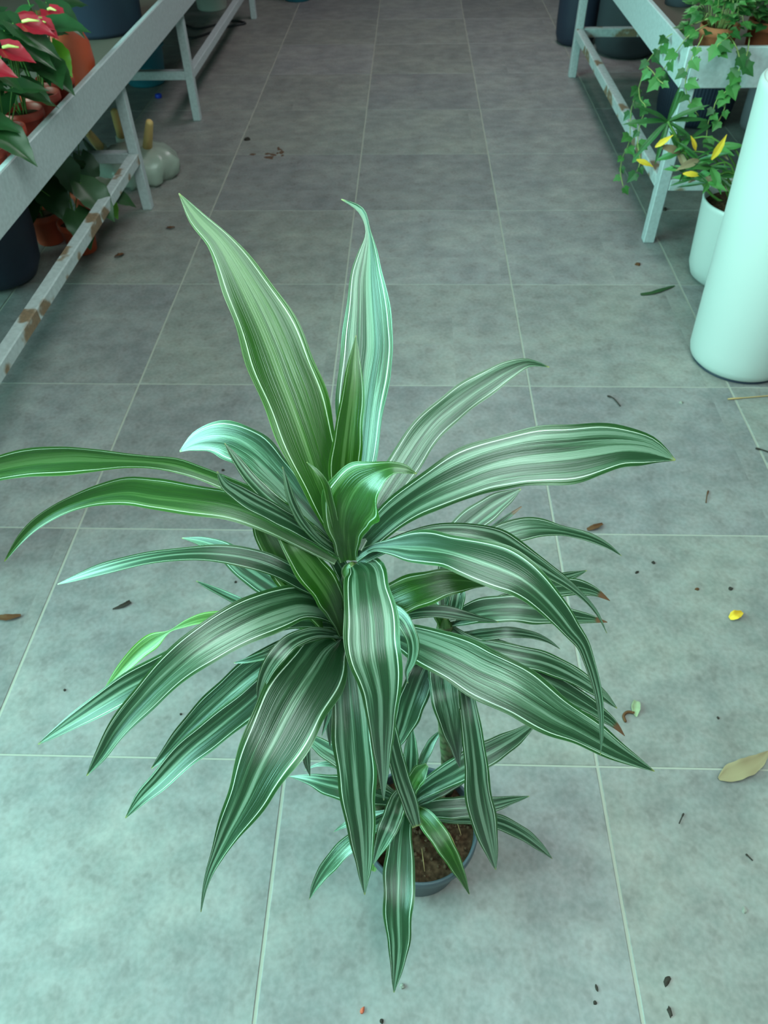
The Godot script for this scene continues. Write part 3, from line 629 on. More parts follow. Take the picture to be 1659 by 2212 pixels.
	["striped_leaf", 0.20, [-85.6, 719.5, 0.6, 92, -87, 38, 31, -72.5, 741.0, 11.4, 110, -86, 38, 34, -60.4, 759.2, 20.1, 126, -83, 46, 33, -49.3, 771.0, 28.2, 138, -74, 63, 23, -38.7, 777.9, 37.8, 149, -57, 79, 21, -30.3, 779.7, 47.2, 152, -37, 88, 31, -25.0, 776.9, 56.6, 139, -20, 82, 54, -21.3, 770.6, 64.3, 126, -15, 62, 77, -20.3, 761.0, 70.4, 111, -30, 41, 86, -22.2, 748.3, 74.7, 89, -53, 29, 80, -26.3, 732.5, 76.7, 48, -43, 11, 89, -25.1, 713.3, 77.6, 9, -11, 3, 99]],
	["striped_leaf", 0.16, [-87.1, 686.8, -0.8, 114, -46, 81, 38, -61.6, 697.8, 6.7, 172, -43, 82, 37, -37.3, 705.5, 14.9, 257, -34, 87, 36, -14.7, 708.4, 25.8, 387, -25, 90, 37, 6.9, 709.1, 36.5, 455, -18, 90, 40, 27.6, 707.4, 47.1, 501, -10, 90, 43, 47.5, 703.6, 57.4, 533, -4, 89, 46, 68.3, 699.5, 65.4, 543, 3, 87, 49, 88.6, 693.1, 73.4, 533, 11, 84, 53, 108.3, 684.0, 81.5, 490, 18, 80, 56, 128.3, 673.2, 88.9, 419, 25, 78, 57, 149.4, 661.4, 94.7, 343, 31, 76, 57, 171.1, 647.6, 99.9, 295, 36, 73, 58, 193.5, 632.0, 104.6, 222, 41, 71, 57, 217.2, 614.8, 108.2, 125, 45, 70, 55, 242.3, 596.0, 110.9, 10, 47, 70, 54]],
	["striped_leaf", 0.20, [-91.7, 647.0, -2.3, 75, 10, 91, 40, -77.5, 640.1, 9.8, 116, 13, 88, 45, -66.1, 630.7, 22.3, 149, 18, 81, 56, -59.0, 618.3, 35.8, 168, 17, 74, 66, -52.9, 603.9, 48.9, 181, 19, 68, 71, -46.9, 588.2, 61.1, 189, 21, 62, 76, -41.4, 570.7, 72.8, 192, 20, 56, 80, -36.7, 551.3, 84.0, 193, 22, 51, 83, -31.2, 530.3, 94.6, 195, 27, 47, 84, -24.6, 507.6, 104.6, 198, 31, 44, 85, -17.6, 482.9, 114.2, 181, 30, 40, 87, -11.5, 456.0, 123.7, 113, 28, 38, 88]],
	["striped_leaf", 0.15, [20.9, 645.4, -40.6, 88, -17, 91, 37, 35.9, 642.5, -26.4, 151, -16, 91, 39, 53.2, 640.7, -16.3, 202, -12, 90, 43, 72.2, 639.5, -9.8, 239, -6, 89, 45, 91.7, 638.1, -6.0, 256, 2, 89, 46, 111.6, 635.2, -3.5, 257, 12, 88, 47, 131.7, 630.2, -1.7, 251, 23, 84, 50, 151.4, 621.6, 1.1, 233, 32, 77, 55, 170.9, 609.7, 4.4, 205, 38, 71, 59, 190.4, 595.1, 7.7, 170, 43, 65, 63, 209.7, 577.6, 11.4, 109, 45, 58, 68, 228.6, 556.9, 15.4, 11, 45, 55, 70]],
	["browned_leaf", 0.15, [21.5, 633.1, -41.1, 100, -16, 91, 38, 38.9, 630.2, -27.0, 151, -13, 90, 41, 56.8, 626.4, -14.8, 198, -7, 89, 45, 76.0, 622.4, -5.4, 236, -1, 88, 47, 96.1, 617.8, 1.8, 263, 7, 87, 48, 117.0, 612.8, 6.6, 271, 15, 86, 49, 138.0, 605.3, 10.9, 271, 24, 82, 52, 158.8, 594.8, 15.7, 251, 31, 77, 56, 179.7, 581.8, 20.2, 221, 37, 72, 59, 200.9, 566.2, 24.5, 176, 41, 67, 61, 222.2, 547.9, 28.8, 110, 42, 59, 69, 241.3, 525.0, 35.1, 6, 40, 54, 74]],
	["browned_leaf", 0.10, [19.1, 648.3, -39.8, 100, -51, 71, 49, 34.3, 660.2, -41.2, 196, -46, 76, 46, 50.3, 668.8, -42.1, 267, -34, 84, 42, 66.9, 674.1, -42.4, 310, -20, 90, 40, 83.9, 676.6, -42.5, 326, -5, 92, 39, 101.1, 676.4, -42.8, 327, 9, 92, 39, 118.7, 673.6, -43.2, 314, 21, 89, 40, 136.6, 668.6, -44.3, 282, 31, 86, 39, 155.1, 661.6, -46.0, 229, 40, 84, 38, 174.2, 653.1, -49.1, 164, 45, 82, 34, 194.3, 643.2, -53.7, 92, 51, 79, 33, 215.1, 630.6, -58.3, 12, 54, 77, 34]],
	["striped_leaf", 0.20, [21.7, 627.5, -41.0, 67, -57, 78, 27, 34.6, 633.8, -32.4, 109, -56, 76, 35, 47.6, 640.6, -28.0, 133, -48, 74, 47, 60.8, 646.7, -26.2, 140, -35, 78, 52, 73.9, 650.8, -25.9, 137, -18, 83, 53, 87.3, 652.6, -26.5, 128, 2, 85, 52, 101.1, 651.1, -27.3, 115, 21, 82, 53, 115.3, 646.6, -28.3, 96, 37, 76, 53, 129.8, 639.0, -29.7, 72, 48, 67, 57, 143.9, 627.7, -30.5, 41, 54, 54, 64, 157.7, 612.7, -31.0, 6, 55, 49, 68]],
	["striped_leaf", 0.20, [21.5, 670.5, -49.1, 99, -34, 67, 66, 28.6, 685.6, -60.5, 145, -33, 69, 64, 35.9, 699.4, -72.5, 191, -33, 75, 57, 46.1, 711.0, -83.9, 231, -29, 83, 47, 59.2, 720.6, -95.0, 270, -22, 90, 38, 74.8, 727.1, -104.7, 284, -11, 95, 31, 93.1, 730.1, -112.6, 289, 3, 96, 27, 112.7, 730.0, -118.8, 284, 16, 95, 27, 133.2, 726.5, -123.4, 227, 28, 92, 29, 154.0, 719.8, -126.1, 144, 37, 87, 33, 175.1, 710.8, -128.3, 130, 42, 84, 35, 196.5, 700.1, -130.3, 116, 48, 79, 39, 217.4, 686.3, -130.8, 71, 52, 71, 47, 237.4, 669.6, -129.8, 6, 54, 67, 51]],
	["striped_leaf", 0.15, [17.2, 670.6, -49.0, 108, -4, 87, 50, 18.4, 680.5, -66.0, 155, -4, 86, 50, 19.8, 690.5, -83.1, 203, -5, 87, 49, 24.0, 700.2, -100.0, 253, -6, 88, 48, 31.0, 709.7, -116.9, 316, -5, 89, 45, 42.4, 717.3, -131.8, 335, -1, 91, 41, 58.3, 722.7, -144.7, 325, 2, 92, 40, 75.1, 727.2, -156.7, 279, 4, 92, 40, 92.8, 731.2, -168.1, 181, 5, 92, 39, 110.8, 735.0, -179.3, 23, 5, 92, 39]],
	["browned_leaf", 0.20, [19.9, 670.5, -49.0, 65, 9, 99, 13, 27.8, 672.0, -66.5, 70, 7, 99, 15, 35.3, 674.8, -83.8, 77, 5, 98, 20, 43.1, 678.5, -100.7, 83, 3, 97, 25, 51.7, 682.7, -116.7, 88, 3, 96, 29, 61.8, 687.2, -131.5, 91, 3, 95, 32, 73.6, 691.8, -144.9, 88, 2, 94, 35, 86.7, 696.4, -157.3, 75, 1, 93, 38, 101.0, 700.7, -167.8, 56, -1, 91, 41, 115.3, 705.8, -177.7, 18, -3, 91, 42]],
	["browned_leaf", 0.15, [22.8, 660.8, -39.7, 98, 5, 90, 44, 41.5, 662.8, -46.0, 119, 7, 90, 43, 60.5, 664.1, -52.9, 140, 11, 90, 42, 79.8, 664.6, -60.0, 161, 15, 90, 41, 99.7, 663.8, -67.0, 182, 19, 90, 39, 119.9, 662.4, -74.5, 203, 21, 90, 38, 140.2, 661.3, -83.5, 233, 25, 89, 37, 161.7, 657.2, -90.5, 230, 33, 85, 41, 184.0, 649.7, -95.2, 189, 40, 79, 47, 206.2, 638.7, -97.3, 112, 44, 69, 58, 226.7, 623.2, -95.7, 6, 43, 63, 65]],
	["striped_leaf", 0.20, [21.7, 660.8, -39.6, 77, 27, 93, 25, 40.4, 657.8, -48.9, 100, 28, 93, 25, 59.6, 654.4, -58.6, 124, 29, 93, 24, 79.1, 650.9, -68.7, 144, 29, 93, 23, 98.9, 647.2, -79.6, 156, 29, 93, 22, 119.1, 643.5, -91.0, 162, 29, 94, 21, 139.5, 640.1, -103.5, 163, 28, 94, 19, 160.3, 636.5, -116.6, 147, 31, 93, 20, 182.5, 631.1, -128.5, 108, 33, 92, 20, 205.0, 626.1, -141.6, 12, 32, 93, 19]],
	["striped_leaf", 0.18, [20.5, 630.9, -40.6, 79, -7, 100, 3, 28.8, 630.8, -18.9, 132, -4, 100, 7, 34.5, 628.2, 1.7, 169, 2, 98, 18, 38.6, 623.3, 21.0, 194, 5, 95, 30, 41.6, 616.2, 38.8, 205, 7, 90, 42, 44.6, 606.9, 55.1, 219, 9, 83, 54, 47.9, 595.3, 69.9, 239, 11, 75, 65, 50.8, 581.1, 83.6, 257, 12, 66, 75, 53.6, 564.3, 96.2, 277, 12, 56, 82, 56.0, 544.8, 107.9, 303, 15, 48, 86, 59.9, 522.5, 118.6, 323, 23, 42, 88, 65.5, 497.3, 128.3, 320, 30, 38, 88, 72.3, 469.2, 137.3, 258, 34, 34, 88, 79.6, 437.8, 145.9, 154, 35, 30, 89, 87.1, 403.0, 154.1, 12, 35, 29, 89]],
	["striped_leaf", 0.18, [20.4, 620.4, -41.1, 134, 6, 95, -30, 16.9, 628.7, -15.1, 222, 4, 97, -24, 14.7, 632.3, 7.0, 295, -2, 100, -6, 15.4, 631.2, 25.4, 336, -5, 98, 21, 17.7, 625.1, 40.3, 342, 1, 84, 54, 21.3, 613.9, 52.1, 316, 10, 61, 79, 25.2, 597.2, 60.9, 268, 17, 39, 91, 29.5, 574.8, 67.2, 194, 22, 23, 95, 34.2, 546.4, 71.2, 108, 25, 13, 96, 39.4, 511.7, 73.2, 11, 27, 9, 96]],
	["striped_leaf", 0.18, [19.0, 627.5, -40.9, 111, 9, 98, 16, 9.9, 625.6, -24.5, 188, 5, 97, 22, 1.5, 621.3, -9.8, 255, -3, 93, 37, -5.7, 614.1, 3.5, 313, -11, 85, 52, -12.1, 604.2, 15.3, 337, -17, 74, 65, -17.8, 591.4, 25.9, 341, -22, 61, 76, -23.1, 575.7, 35.1, 317, -25, 50, 83, -28.3, 557.2, 43.1, 251, -30, 40, 86, -34.2, 535.8, 49.8, 149, -36, 33, 87, -40.7, 511.4, 55.3, 17, -39, 30, 87]],
	["striped_leaf", 0.20, [22.5, 645.3, -40.6, 110, -46, 10, 88, 24.5, 656.3, -40.8, 133, -44, 15, 88, 26.7, 665.5, -42.0, 158, -38, 28, 88, 28.8, 673.0, -44.3, 176, -27, 45, 85, 30.4, 679.1, -47.9, 181, -16, 64, 75, 31.7, 683.6, -52.8, 175, -8, 83, 55, 32.7, 686.6, -58.9, 157, -4, 95, 32, 32.8, 688.1, -66.2, 124, -7, 99, 9, 32.0, 688.0, -74.7, 72, -11, 99, -8, 31.1, 686.5, -84.5, 16, -11, 98, -15]],
	["young_leaf", 0.20, [19.9, 630.9, -40.6, 97, 68, -2, 73, 17.5, 642.5, -38.1, 105, 63, -1, 77, 15.2, 652.4, -36.6, 113, 55, 5, 84, 13.1, 660.6, -36.2, 119, 46, 15, 88, 11.0, 667.1, -36.9, 119, 36, 32, 88, 9.0, 672.0, -38.7, 117, 22, 57, 79, 7.2, 675.2, -41.7, 109, 4, 83, 55, 5.7, 676.9, -46.0, 88, -8, 98, 21, 4.7, 677.1, -51.5, 51, -12, 99, -8, 3.8, 675.7, -58.3, 11, -12, 98, -18]],
	["striped_leaf", 0.20, [20.6, 627.5, -40.9, 79, -10, 93, 34, 28.9, 626.9, -36.8, 126, -4, 93, 37, 37.5, 625.4, -34.0, 166, 8, 91, 40, 46.5, 623.5, -33.0, 192, 20, 90, 39, 55.9, 620.9, -33.2, 204, 33, 87, 36, 65.4, 617.1, -34.5, 202, 43, 84, 32, 75.3, 612.4, -36.9, 184, 51, 81, 27, 85.4, 606.4, -40.2, 147, 58, 78, 23, 95.9, 599.1, -44.2, 85, 64, 75, 20, 106.8, 590.5, -49.0, 12, 66, 73, 18]],
	["striped_leaf", 0.16, [-19.7, 224.8, 4.9, 101, -47, 58, 66, -3.2, 247.8, -3.5, 211, -47, 65, 60, 16.1, 264.9, -10.5, 297, -40, 77, 51, 36.6, 277.5, -17.4, 357, -29, 84, 46, 56.6, 287.5, -26.1, 388, -17, 89, 42, 77.2, 294.0, -35.9, 394, -4, 93, 36, 98.7, 296.9, -46.5, 380, 9, 95, 29, 120.5, 297.1, -59.1, 334, 18, 96, 23, 142.7, 295.0, -73.7, 252, 25, 95, 16, 165.1, 290.8, -90.9, 146, 30, 95, 10, 188.0, 284.3, -110.4, 22, 32, 94, 7]],
	["striped_leaf", 0.20, [-19.5, 207.5, 1.0, 88, -48, 73, 49, -7.2, 217.5, -1.9, 144, -44, 76, 48, 5.0, 225.7, -5.7, 187, -33, 82, 46, 17.1, 231.9, -10.2, 210, -21, 88, 42, 29.3, 236.1, -15.5, 217, -7, 93, 36, 41.9, 238.0, -21.3, 208, 7, 95, 30, 54.8, 238.0, -28.0, 184, 19, 96, 23, 67.5, 236.6, -35.9, 147, 27, 95, 16, 80.3, 233.5, -45.2, 97, 35, 93, 9, 93.4, 228.7, -55.3, 45, 38, 92, 6]],
	["striped_leaf", 0.16, [-20.6, 161.5, -9.7, 91, -26, 94, 23, -0.7, 166.6, -8.4, 208, -24, 94, 24, 19.0, 171.5, -9.1, 287, -18, 95, 25, 38.7, 174.3, -9.9, 326, -8, 97, 24, 58.5, 175.2, -11.1, 332, 2, 97, 23, 78.5, 174.3, -12.8, 322, 10, 97, 23, 98.6, 172.2, -15.5, 289, 14, 97, 21, 118.7, 170.0, -20.3, 234, 18, 97, 18, 139.0, 166.7, -26.4, 165, 24, 96, 15, 159.8, 161.9, -33.2, 92, 30, 95, 13, 181.1, 155.6, -40.8, 15, 32, 94, 12]],
	["striped_leaf", 0.16, [-20.6, 161.5, -9.7, 107, -2, 97, 23, 4.8, 161.2, -6.3, 144, 3, 97, 24, 30.1, 158.6, -4.1, 180, 11, 96, 24, 55.8, 154.6, -3.7, 203, 18, 96, 23, 81.9, 149.2, -5.6, 209, 27, 94, 22, 108.3, 140.1, -6.9, 229, 39, 89, 24, 134.8, 126.6, -7.0, 249, 50, 81, 31, 160.7, 107.1, -4.4, 234, 57, 72, 40, 185.5, 82.7, 0.0, 199, 60, 64, 48, 209.5, 53.7, 5.8, 132, 61, 57, 55, 232.9, 20.7, 12.4, 8, 61, 55, 58]],
	["young_leaf", 0.20, [-20.9, 193.9, -2.2, 90, -58, 81, -6, -4.9, 206.0, 8.2, 201, -47, 88, -9, 7.6, 211.3, 21.3, 272, -25, 97, -2, 18.1, 212.4, 34.3, 302, -10, 99, 14, 27.3, 209.7, 46.7, 299, 4, 95, 32, 36.4, 203.7, 57.9, 289, 17, 86, 48, 45.2, 194.3, 68.1, 261, 27, 74, 61, 53.5, 181.1, 77.6, 213, 34, 62, 71, 61.5, 164.3, 86.3, 149, 38, 51, 78, 69.4, 143.9, 94.3, 83, 40, 42, 81, 77.4, 119.7, 101.5, 15, 42, 38, 82]],
	["striped_leaf", 0.18, [-23.7, 170.7, -7.5, 165, 8, 98, -20, -28.8, 177.0, 20.8, 307, 6, 99, -16, -31.2, 180.2, 47.4, 387, 2, 100, -7, -32.3, 180.5, 72.2, 444, 1, 100, 5, -32.7, 177.8, 95.3, 490, 0, 98, 19, -33.2, 171.9, 116.9, 480, 0, 94, 34, -33.6, 162.7, 137.3, 449, 0, 88, 48, -32.9, 150.0, 156.4, 399, 2, 79, 61, -32.0, 133.8, 174.6, 331, 0, 70, 71, -33.3, 113.8, 191.9, 245, -7, 62, 79, -36.0, 90.0, 208.5, 140, -10, 54, 84, -38.6, 62.2, 224.7, 14, -10, 51, 86]],
	["striped_leaf", 0.20, [-21.2, 228.4, 4.2, 87, 61, 11, 78, -30.1, 266.3, 6.2, 191, 96, 26, 10, -35.7, 275.7, 18.6, 273, 40, 84, -37, -40.0, 284.8, 38.2, 301, 32, 92, -24, -44.6, 287.8, 52.6, 297, 26, 96, 5, -49.6, 286.0, 64.8, 287, 11, 91, 40, -55.3, 279.2, 74.9, 239, -5, 72, 70, -60.8, 267.3, 83.2, 175, -15, 49, 86, -65.8, 249.8, 90.0, 98, -19, 33, 92, -71.0, 226.8, 95.4, 14, -22, 27, 94]],
	["striped_leaf", 0.20, [-23.8, 193.9, -2.1, 89, 31, 95, 4, -42.5, 199.5, 10.8, 154, 26, 96, 8, -60.8, 201.8, 22.5, 199, 13, 98, 16, -78.7, 200.7, 33.2, 223, -2, 97, 25, -95.6, 195.4, 43.6, 244, -19, 91, 36, -111.7, 185.9, 53.7, 259, -31, 83, 47, -126.9, 172.2, 63.6, 257, -40, 72, 56, -141.4, 154.2, 73.3, 235, -46, 63, 63, -155.4, 132.2, 82.6, 188, -47, 53, 71, -167.6, 105.5, 92.2, 112, -42, 43, 80, -177.9, 74.0, 102.1, 8, -38, 39, 84]],
	["striped_leaf", 0.18, [-28.3, 228.5, 4.4, 131, 56, 78, 29, -47.6, 242.3, 4.7, 208, 51, 81, 29, -66.7, 253.0, 3.8, 281, 39, 87, 29, -85.9, 260.1, 2.5, 333, 23, 93, 27, -105.3, 263.6, 0.6, 366, 8, 96, 26, -124.9, 264.7, -2.9, 360, -6, 97, 23, -144.8, 263.1, -8.0, 305, -19, 96, 19, -165.0, 259.2, -14.9, 203, -31, 94, 14, -186.1, 251.6, -22.1, 100, -44, 89, 12, -208.5, 240.0, -29.5, 7, -49, 87, 12]],
	["striped_leaf", 0.18, [-26.9, 228.5, 4.4, 101, 39, 82, 43, -44.6, 240.7, -2.8, 146, 35, 84, 42, -62.3, 250.9, -10.7, 192, 28, 88, 39, -80.0, 259.2, -19.5, 234, 20, 92, 35, -97.9, 265.6, -29.1, 267, 11, 94, 31, -116.0, 270.1, -39.6, 296, 3, 97, 26, -134.6, 272.6, -50.8, 305, -6, 98, 21, -154.2, 272.7, -62.3, 262, -12, 98, 16, -173.6, 271.8, -75.7, 162, -16, 98, 12, -193.0, 269.8, -90.8, 22, -18, 98, 10]],
	["striped_leaf", 0.20, [-26.9, 228.5, 4.4, 72, 37, 83, 41, -42.8, 238.6, -1.9, 89, 34, 85, 41, -58.5, 247.5, -9.0, 107, 27, 88, 38, -74.5, 254.6, -16.4, 122, 19, 92, 34, -91.1, 259.6, -23.7, 130, 10, 95, 29, -108.4, 262.7, -31.2, 131, 0, 97, 25, -126.6, 263.3, -38.2, 124, -14, 97, 21, -146.2, 259.5, -42.5, 91, -32, 92, 24, -166.0, 250.8, -43.6, 47, -47, 82, 34, -185.1, 236.5, -41.3, 8, -52, 75, 41]],
	["young_leaf", 0.20, [-21.2, 229.9, 2.7, 101, -39, 7, 92, -19.3, 246.1, 2.2, 137, -38, 9, 92, -17.5, 260.8, 1.2, 173, -37, 13, 92, -15.5, 273.8, -0.3, 205, -41, 20, 89, -12.9, 285.1, -2.2, 227, -46, 29, 84, -9.8, 294.9, -4.5, 242, -47, 40, 79, -6.4, 302.9, -7.3, 249, -45, 53, 72, -2.4, 309.3, -10.4, 233, -40, 68, 62, 2.1, 313.9, -13.9, 155, -28, 82, 51, 6.7, 317.1, -18.0, 69, -21, 87, 44]],
	["striped_leaf", 0.20, [-21.2, 228.4, 4.2, 144, -4, 73, 68, -20.3, 237.4, -5.3, 173, -4, 73, 68, -19.5, 246.4, -14.9, 205, -4, 73, 68, -18.7, 255.5, -24.5, 235, -4, 73, 68, -17.9, 264.5, -34.1, 255, -3, 73, 68, -17.3, 273.5, -43.7, 256, -3, 73, 68, -16.8, 282.6, -53.3, 227, -3, 73, 68, -16.3, 291.6, -62.9, 176, -3, 73, 68, -15.8, 300.6, -72.5, 103, -3, 73, 68, -15.3, 309.7, -82.1, 22, -3, 73, 68]],
	["striped_leaf", 0.20, [-21.2, 228.4, 4.2, 86, -17, 76, 63, -16.6, 237.5, -5.6, 99, -17, 76, 63, -12.1, 246.7, -15.5, 114, -17, 76, 63, -7.6, 255.9, -25.4, 128, -17, 76, 62, -2.8, 265.0, -35.2, 139, -18, 77, 61, 2.5, 273.9, -44.9, 144, -19, 77, 60, 8.2, 282.7, -54.5, 143, -20, 78, 59, 14.5, 291.4, -63.9, 128, -22, 80, 56, 22.4, 299.2, -72.5, 82, -23, 83, 51, 31.4, 306.6, -80.7, 14, -24, 84, 49]],
	["striped_leaf", 0.20, [-28.2, 180.3, -5.1, 75, -35, 89, 28, -41.0, 175.0, -4.2, 85, -36, 89, 27, -54.0, 169.4, -3.6, 96, -39, 88, 27, -67.1, 163.2, -3.2, 107, -42, 86, 28, -80.1, 156.3, -2.7, 116, -46, 84, 29, -93.1, 148.4, -1.9, 122, -50, 81, 32, -106.0, 139.4, -0.6, 122, -53, 77, 35, -118.8, 129.4, 0.9, 103, -56, 73, 38, -131.3, 118.1, 3.1, 65, -58, 69, 44, -143.2, 105.5, 6.0, 8, -59, 66, 46]],
	["lime_leaf", 0.10, [-43.6, 76.8, -12.1, 48, -31, 78, 55, -49.1, 70.9, -6.9, 59, -30, 80, 53, -54.9, 65.6, -1.6, 69, -26, 83, 50, -60.5, 60.8, 3.9, 79, -22, 84, 49, -65.4, 56.3, 9.8, 94, -17, 85, 50, -69.0, 51.9, 16.2, 115, -11, 85, 51, -71.2, 47.5, 23.3, 152, -6, 87, 49, -73.0, 43.6, 30.6, 174, -4, 90, 43, -75.2, 40.3, 37.9, 133, -3, 93, 37, -77.4, 37.6, 45.4, 63, -2, 94, 34]],
]

# foot x y z, head x y z, radius
const CANES := [
	[-0.0656, 0.1150, -0.0244, -0.0806, 0.7992, 0.0035, 0.0135],
	[0.0480, 0.1150, -0.0650, 0.0190, 0.6509, -0.0400, 0.0115],
	[-0.0233, 0.1120, -0.0211, -0.0204, 0.2249, 0.0050, 0.0110],
]

func build_dracaena() -> void:
	var d := thing("potted_dracaena", "tall striped dracaena with white-edged leaves on three canes in a small grey pot", "potted plant", Vector3(0.030, 0, -0.460))
	part("pot", lathe([Vector2(0, 0), Vector2(0.070, 0), Vector2(0.074, 0.003), Vector2(0.089, 0.115), Vector2(0.0945, 0.117), Vector2(0.0965, 0.121), Vector2(0.0965, 0.138), Vector2(0.0955, 0.140), Vector2(0.092, 0.140), Vector2(0.091, 0.138), Vector2(0.089, 0.11), Vector2(0.086, 0.09)], 64), M["grey_pot"], d)
	# uneven potting mix
	var ns := noise(38.0, 3, 4)
	var st := begin()
	st.set_smooth_group(0)
	var rings := 14
	for i in rings + 1:
		var r := 0.0895 * i / rings
		for j in 49:
			var a := TAU * j / 48
			var p := Vector3(r * cos(a), 0.116, r * sin(a))
			p.y += 0.008 * ns.get_noise_2d(p.x, p.z) * (1.0 if i < rings else 0.4)
			st.add_vertex(p)
	for i in rings:
		for j in 48:
			var p := i * 49 + j
			for q in [p, p + 1, p + 49, p + 1, p + 50, p + 49]:
				st.add_index(q)
	st.generate_normals()
	part("soil", st.commit(), M["soil"], d)
	# lumps and fibres lying in the mix
	var lumps := begin()
	for k in 150:
		var a := rng.randf() * TAU
		var r := 0.083 * sqrt(rng.randf())
		var c := Vector3(r * cos(a), 0.1185, r * sin(a))
		var s := rng.randf_range(0.002, 0.0058)
		var t := Basis.from_euler(Vector3(rng.randf() * 3, rng.randf() * 3, rng.randf() * 3))
		var o := [Vector3(1, 0, 0), Vector3(-1, 0, 0), Vector3(0, 0.8, 0), Vector3(0, -0.8, 0), Vector3(0, 0, 1.2), Vector3(0, 0, -1.2)]
		for f in [[0, 2, 4], [2, 1, 4], [1, 3, 4], [3, 0, 4], [2, 0, 5], [1, 2, 5], [3, 1, 5], [0, 3, 5]]:
			var mid: Vector3 = t * (o[f[0]] + o[f[1]] + o[f[2]])
			tri(lumps, c + t * o[f[0]] * s, c + t * o[f[1]] * s, c + t * o[f[2]] * s, mid)
	lumps.generate_normals()
	var lm := part("soil_lumps", lumps.commit(), M["clod"], d)
	lm.set_meta("kind", "stuff")
	for k in 9:
		var a := rng.randf() * TAU
		var c := Vector3(0.06 * cos(a), 0.1225, 0.06 * sin(a)) * Vector3(rng.randf_range(0.5, 1.15), 1, rng.randf_range(0.5, 1.15))
		var v := Vector3(rng.randf_range(-1, 1), 0.1, rng.randf_range(-1, 1)).normalized() * rng.randf_range(0.008, 0.018)
		part("bark_fibre", tube([c - v, c + Vector3(0, 0.002, 0), c + v], [0.0005, 0.0008, 0.0004], 5), M["fibre"], d)
	for c in CANES:
		var pts := []
		var rad := []
		var a := Vector3(c[0], c[1], c[2])
		var b := Vector3(c[3], c[4], c[5])
		for i in 25:
			var s := i / 24.0
			pts.append(a.lerp(b, s) + Vector3(0.006 * sin(s * 3.1 + c[0] * 40.0) * s * (1.0 - s) * 4.0, 0, 0.004 * sin(s * 5.0) * (1.0 - s)))
			rad.append(c[6] * (1.0 - 0.15 * s) * (1.0 + 0.05 * sin(i * 2.4)))
		part("cane", tube(pts, rad, 14), M["cane"], d)
		var q := b + (b - a).normalized() * 0.012
		part("leaf_sheath", tube([a.lerp(b, 0.97 - 0.12 / a.distance_to(b) * 0.5), a.lerp(b, 0.98), b, q], [c[6] * 0.98, c[6] * 0.95, c[6] * 0.8, 0.003], 12), M["young_leaf_0"], d)
	var k := 0
	for l in LEAVES:
		var at := []
		var width := []
		var face := []
		var v: Array = l[2]
		for i in range(0, v.size(), 7):
			at.append(Vector3(v[i], v[i + 1], v[i + 2]) * 0.001)
			width.append(v[i + 3] * 0.0001)
			face.append(Vector3(v[i + 4], v[i + 5], v[i + 6]).normalized())
		var look: String = l[0]
		if look == "striped_leaf":
			look += "_%d" % (k % 3)
		elif look == "young_leaf":
			look += "_%d" % (k % 2)
		part("leaf", blade(at, width, face, l[1], 0.11, k * 1.37, 4), M[look], d)
		k += 1

